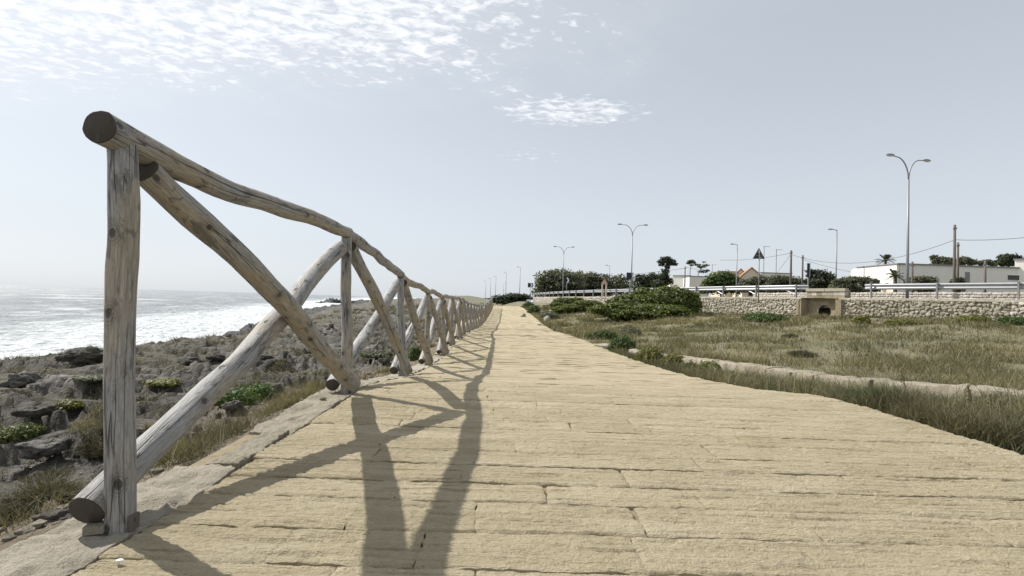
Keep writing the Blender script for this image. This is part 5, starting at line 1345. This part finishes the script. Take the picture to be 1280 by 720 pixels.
# ------------------------------------------------------------------ rocky shore: boulders, plants, gravel
def lp(px, py): return hit(px, py, land, 1.2)
for k, (px, py, wpx, fl, lb) in enumerate([
    (70, 650, 62, .55, 'tan slanting rock just left of the cut brace end'), (25, 480, 60, .7, 'dark rounded rock at the left edge below the surf'),
    (130, 590, 46, .6, 'grey rock behind the foot of the first post'), (60, 575, 90, .55, 'broad pitted grey rock left of the first post'),
    (286, 420, 11, .8, 'small dark rock standing in the white water'), (302, 398, 12, .5, 'flat dark rock awash in the surf'), (270, 452, 30, .6, 'dark rock on the shore edge behind the crossed braces'),
    (390, 442, 22, .8, 'pale rock between the crossing braces and the second post'), (414, 408, 10, .9, 'knobbly grey rock farther along the shore'), (394, 404, 5, .8, 'small pale rock on the shore flat'),
    (235, 455, 50, .5, 'low dark shore rock beside the sloping brace'), (330, 450, 40, .5, 'ledge of dark rock behind the crossing'), (110, 455, 80, .5, 'long dark rock at the edge of the surf left of the first post'),
    (290, 515, 40, .5, 'crumbled rock below the green succulent cushion'), (355, 522, 26, .6, 'small angular rock by the dry grass near the kerb'), (200, 575, 14, .8, 'small pale stone at the root of the dry tuft'),
    (460, 425, 30, .6, 'reddish rock behind the second fence bay'), (480, 455, 22, .6, 'tan rock at the foot of the second bay'), (45, 520, 60, .5, 'flat grey rock behind the dark tuft at the left edge'),
    (172, 500, 30, .6, 'grey ledge rock just right of the first post')]):
    p = lp(px, py); s = p.y / FPX; r = wpx * s / 2 * .72; fl *= .72
    V, F = rock_arrays((r, r * .8, r * fl), 60 + k * 1.3, 4, rough=.6); V = V @ np.array(Matrix.Rotation(k * 1.1, 3, 'Z')).T
    V = V + (fbm(V[:, 0] / r * 3 + k, V[:, 1] / r * 3 + V[:, 2] / r * 2.5, 4, 450 + k) * r * .13)[:, None] * V / (np.linalg.norm(V, axis=1)[:, None] + 1e-6)
    dk = 'dark' in lb
    tag(mk('boulder', V + np.array(p) + [0, 0, r * fl * .15], F, M['shore' if True else 'boulder'], smooth=True, origin=tuple(p), attrs={'wet': np.full(len(V), .24 if dk else .12), 'soil': np.full(len(V), 0.)}), lb, 'boulder', 'boulders on the rocky shore')
def lshrub(px, py, wpx, hpx, label, mat, seed, n=2400, sz=.02, **k):
    p = lp(px, py); s = p.y / FPX; return shrub('shrub', label, (p.x, p.y, p.z), wpx * s / 2, hpx * s * (.95 if mat in ('scrub', 'succ', 'green') else .55), n, sz * .8, mat, seed, group='low shrubs on the rocky shore', **k)
lshrub(290, 505, 72, 20, 'bright green succulent cushion, left half of the patch behind the sloping brace', 'succ', 81, 3600, .018, aspect=.3)
lshrub(325, 499, 52, 18, 'bright green succulent cushion, right half of the patch by the dry grass', 'succ', 82, 2800, .018, aspect=.3)
lshrub(84, 512, 40, 13, 'yellow green cushion on the rocks left of the first post', 'yellowgreen', 83, 2000, .016)
lshrub(28, 548, 48, 26, 'dark green tuft of shrub at the left edge', 'lentisk', 84, 2400, .015, aspect=.25)
lshrub(40, 640, 96, 52, 'large dark spiky shrub in the lower left corner', 'scrub', 85, 6000, .011, lobes=8, aspect=.22)
lshrub(8, 655, 60, 40, 'dark spiky shrub cut by the left edge, beside the large one', 'scrub', 86, 3000, .011, aspect=.22)
lshrub(132, 556, 60, 30, 'dark hollow scrub right behind the first post', 'scrub', 87, 3600, .013, aspect=.22)
lshrub(205, 487, 56, 10, 'low green mat on the rocks right of the first post', 'yellowgreen', 88, 1800, .02)
lshrub(395, 470, 50, 12, 'olive mat beside the foot of the second post', 'grayleaf', 89, 1800, .02)
lshrub(520, 450, 16, 16, 'dark green shrub beside the third post', 'green', 90, 1400, .03)
lshrub(250, 585, 40, 16, 'low dark shrub on the bare soil before the kerb', 'scrub', 91, 1600, .012, aspect=.25)
lshrub(470, 448, 40, 10, 'olive mat behind the second fence bay', 'grayleaf', 92, 1600, .03)
lshrub(350, 458, 50, 9, 'brown green mat under the crossing of the braces', 'scrub', 93, 1600, .02)
lshrub(120, 483, 50, 7, 'flat olive mat on the rock shelf below the surf', 'grayleaf', 94, 1400, .025)
for k, (px, py, w_, hp, n, mt, lb) in enumerate([
    (350, 512, 44, 38, 420, 'dry', 'dry grass tuft nearest the kerb, below the second brace'), (375, 500, 46, 40, 420, 'dry', 'dry grass tuft beside the kerb before the second post'), (395, 490, 40, 36, 360, 'dry', 'dry grass tuft right against the second post foot'),
    (215, 572, 58, 46, 520, 'dry', 'dry arching tuft between the first post and the sloping brace'), (196, 545, 30, 36, 260, 'dry', 'brown tuft just behind the first post'), (118, 530, 46, 32, 320, 'dry', 'straw coloured wiry tuft left of the first post'),
    (180, 590, 30, 26, 200, 'scrub', 'dark little tuft hidden behind the first post'), (330, 540, 30, 14, 160, 'dry', 'sparse dry tuft on the gravel by the kerb'), (480, 466, 26, 14, 200, 'dry', 'dry tuft at the foot of the third post'),
    (60, 600, 50, 30, 260, 'scrub', 'thin dark tuft behind the large spiky shrub')]):
    p = lp(px, py); s = p.y / FPX
    tuft('grass_tuft', lb, 'grass tuft', (p.x, p.y, p.z), w_ * s / 2, hp * s * .62, n * 2, mt, 400 + k, max(.0035, p.y * .0009), .5, group='dry tufts on the shore side of the fence', zf=land)
# scattered low growth over the shore, too much to count
rs = np.random.RandomState(8); n = 1150; Y = np.exp(rs.uniform(math.log(1.6), math.log(90), n)); X = XF(Y) - .35 - rs.uniform(0, 1, n) ** 1.4 * np.minimum(Y * .9 + .5, 22)
ok = fbm(X * .55, Y * .55, 3, 851) > -.10; X, Y = X[ok], Y[ok]; k = 46
cx = np.repeat(X, k); cy = np.repeat(Y, k); sp = np.repeat(rs.uniform(.04, .16, len(X)) * (1 + Y * .05), k); a = rs.uniform(0, 6.28, len(cx)); r = np.sqrt(rs.uniform(size=len(cx))) * sp
px_, py_ = cx + np.cos(a) * r, cy + np.sin(a) * r; zz_, wt, _ = land(px_, py_); ok = wt < .35
px_, py_, zz_, sp = px_[ok], py_[ok], zz_[ok], sp[ok]; t = np.clip(.4 + np.repeat(rs.normal(size=len(X)) * .2, k)[ok] + rs.normal(size=len(px_)) * .15, 0, 1)
V, F, T = blade_arrays(np.stack([px_, py_, zz_ - .01], 1), sp * rs.uniform(.4, 1.1, len(px_)), np.maximum(.004, py_ * .0011), .8, rs, t, False)
tag(mk('ground_cover', V, F, M['drymix'], attrs={'tint': T}), kind='stuff')
mb = MB(); rs = np.random.RandomState(9); n = 1100; Y = 1.1 + 7 * rs.uniform(size=n) ** 1.7; X = XF(Y) - .19 - rs.uniform(size=n) ** 1.6 * 1.6
Z = land(X, Y)[0]
for i in range(n):
    s = .006 + .028 * rs.uniform() ** 3; v, f = STV[i % 10]; a = rs.uniform(0, 6.28); c, s_ = math.cos(a), math.sin(a)
    q = v * [s, s * .8, s * .6]; q = np.stack([q[:, 0] * c - q[:, 1] * s_, q[:, 0] * s_ + q[:, 1] * c, q[:, 2]], 1); mb.add(q + [X[i], Y[i], Z[i] + s * .2], f)
tag(mk('gravel', np.concatenate(mb.V), mb.F, M['boulder']), kind='stuff')
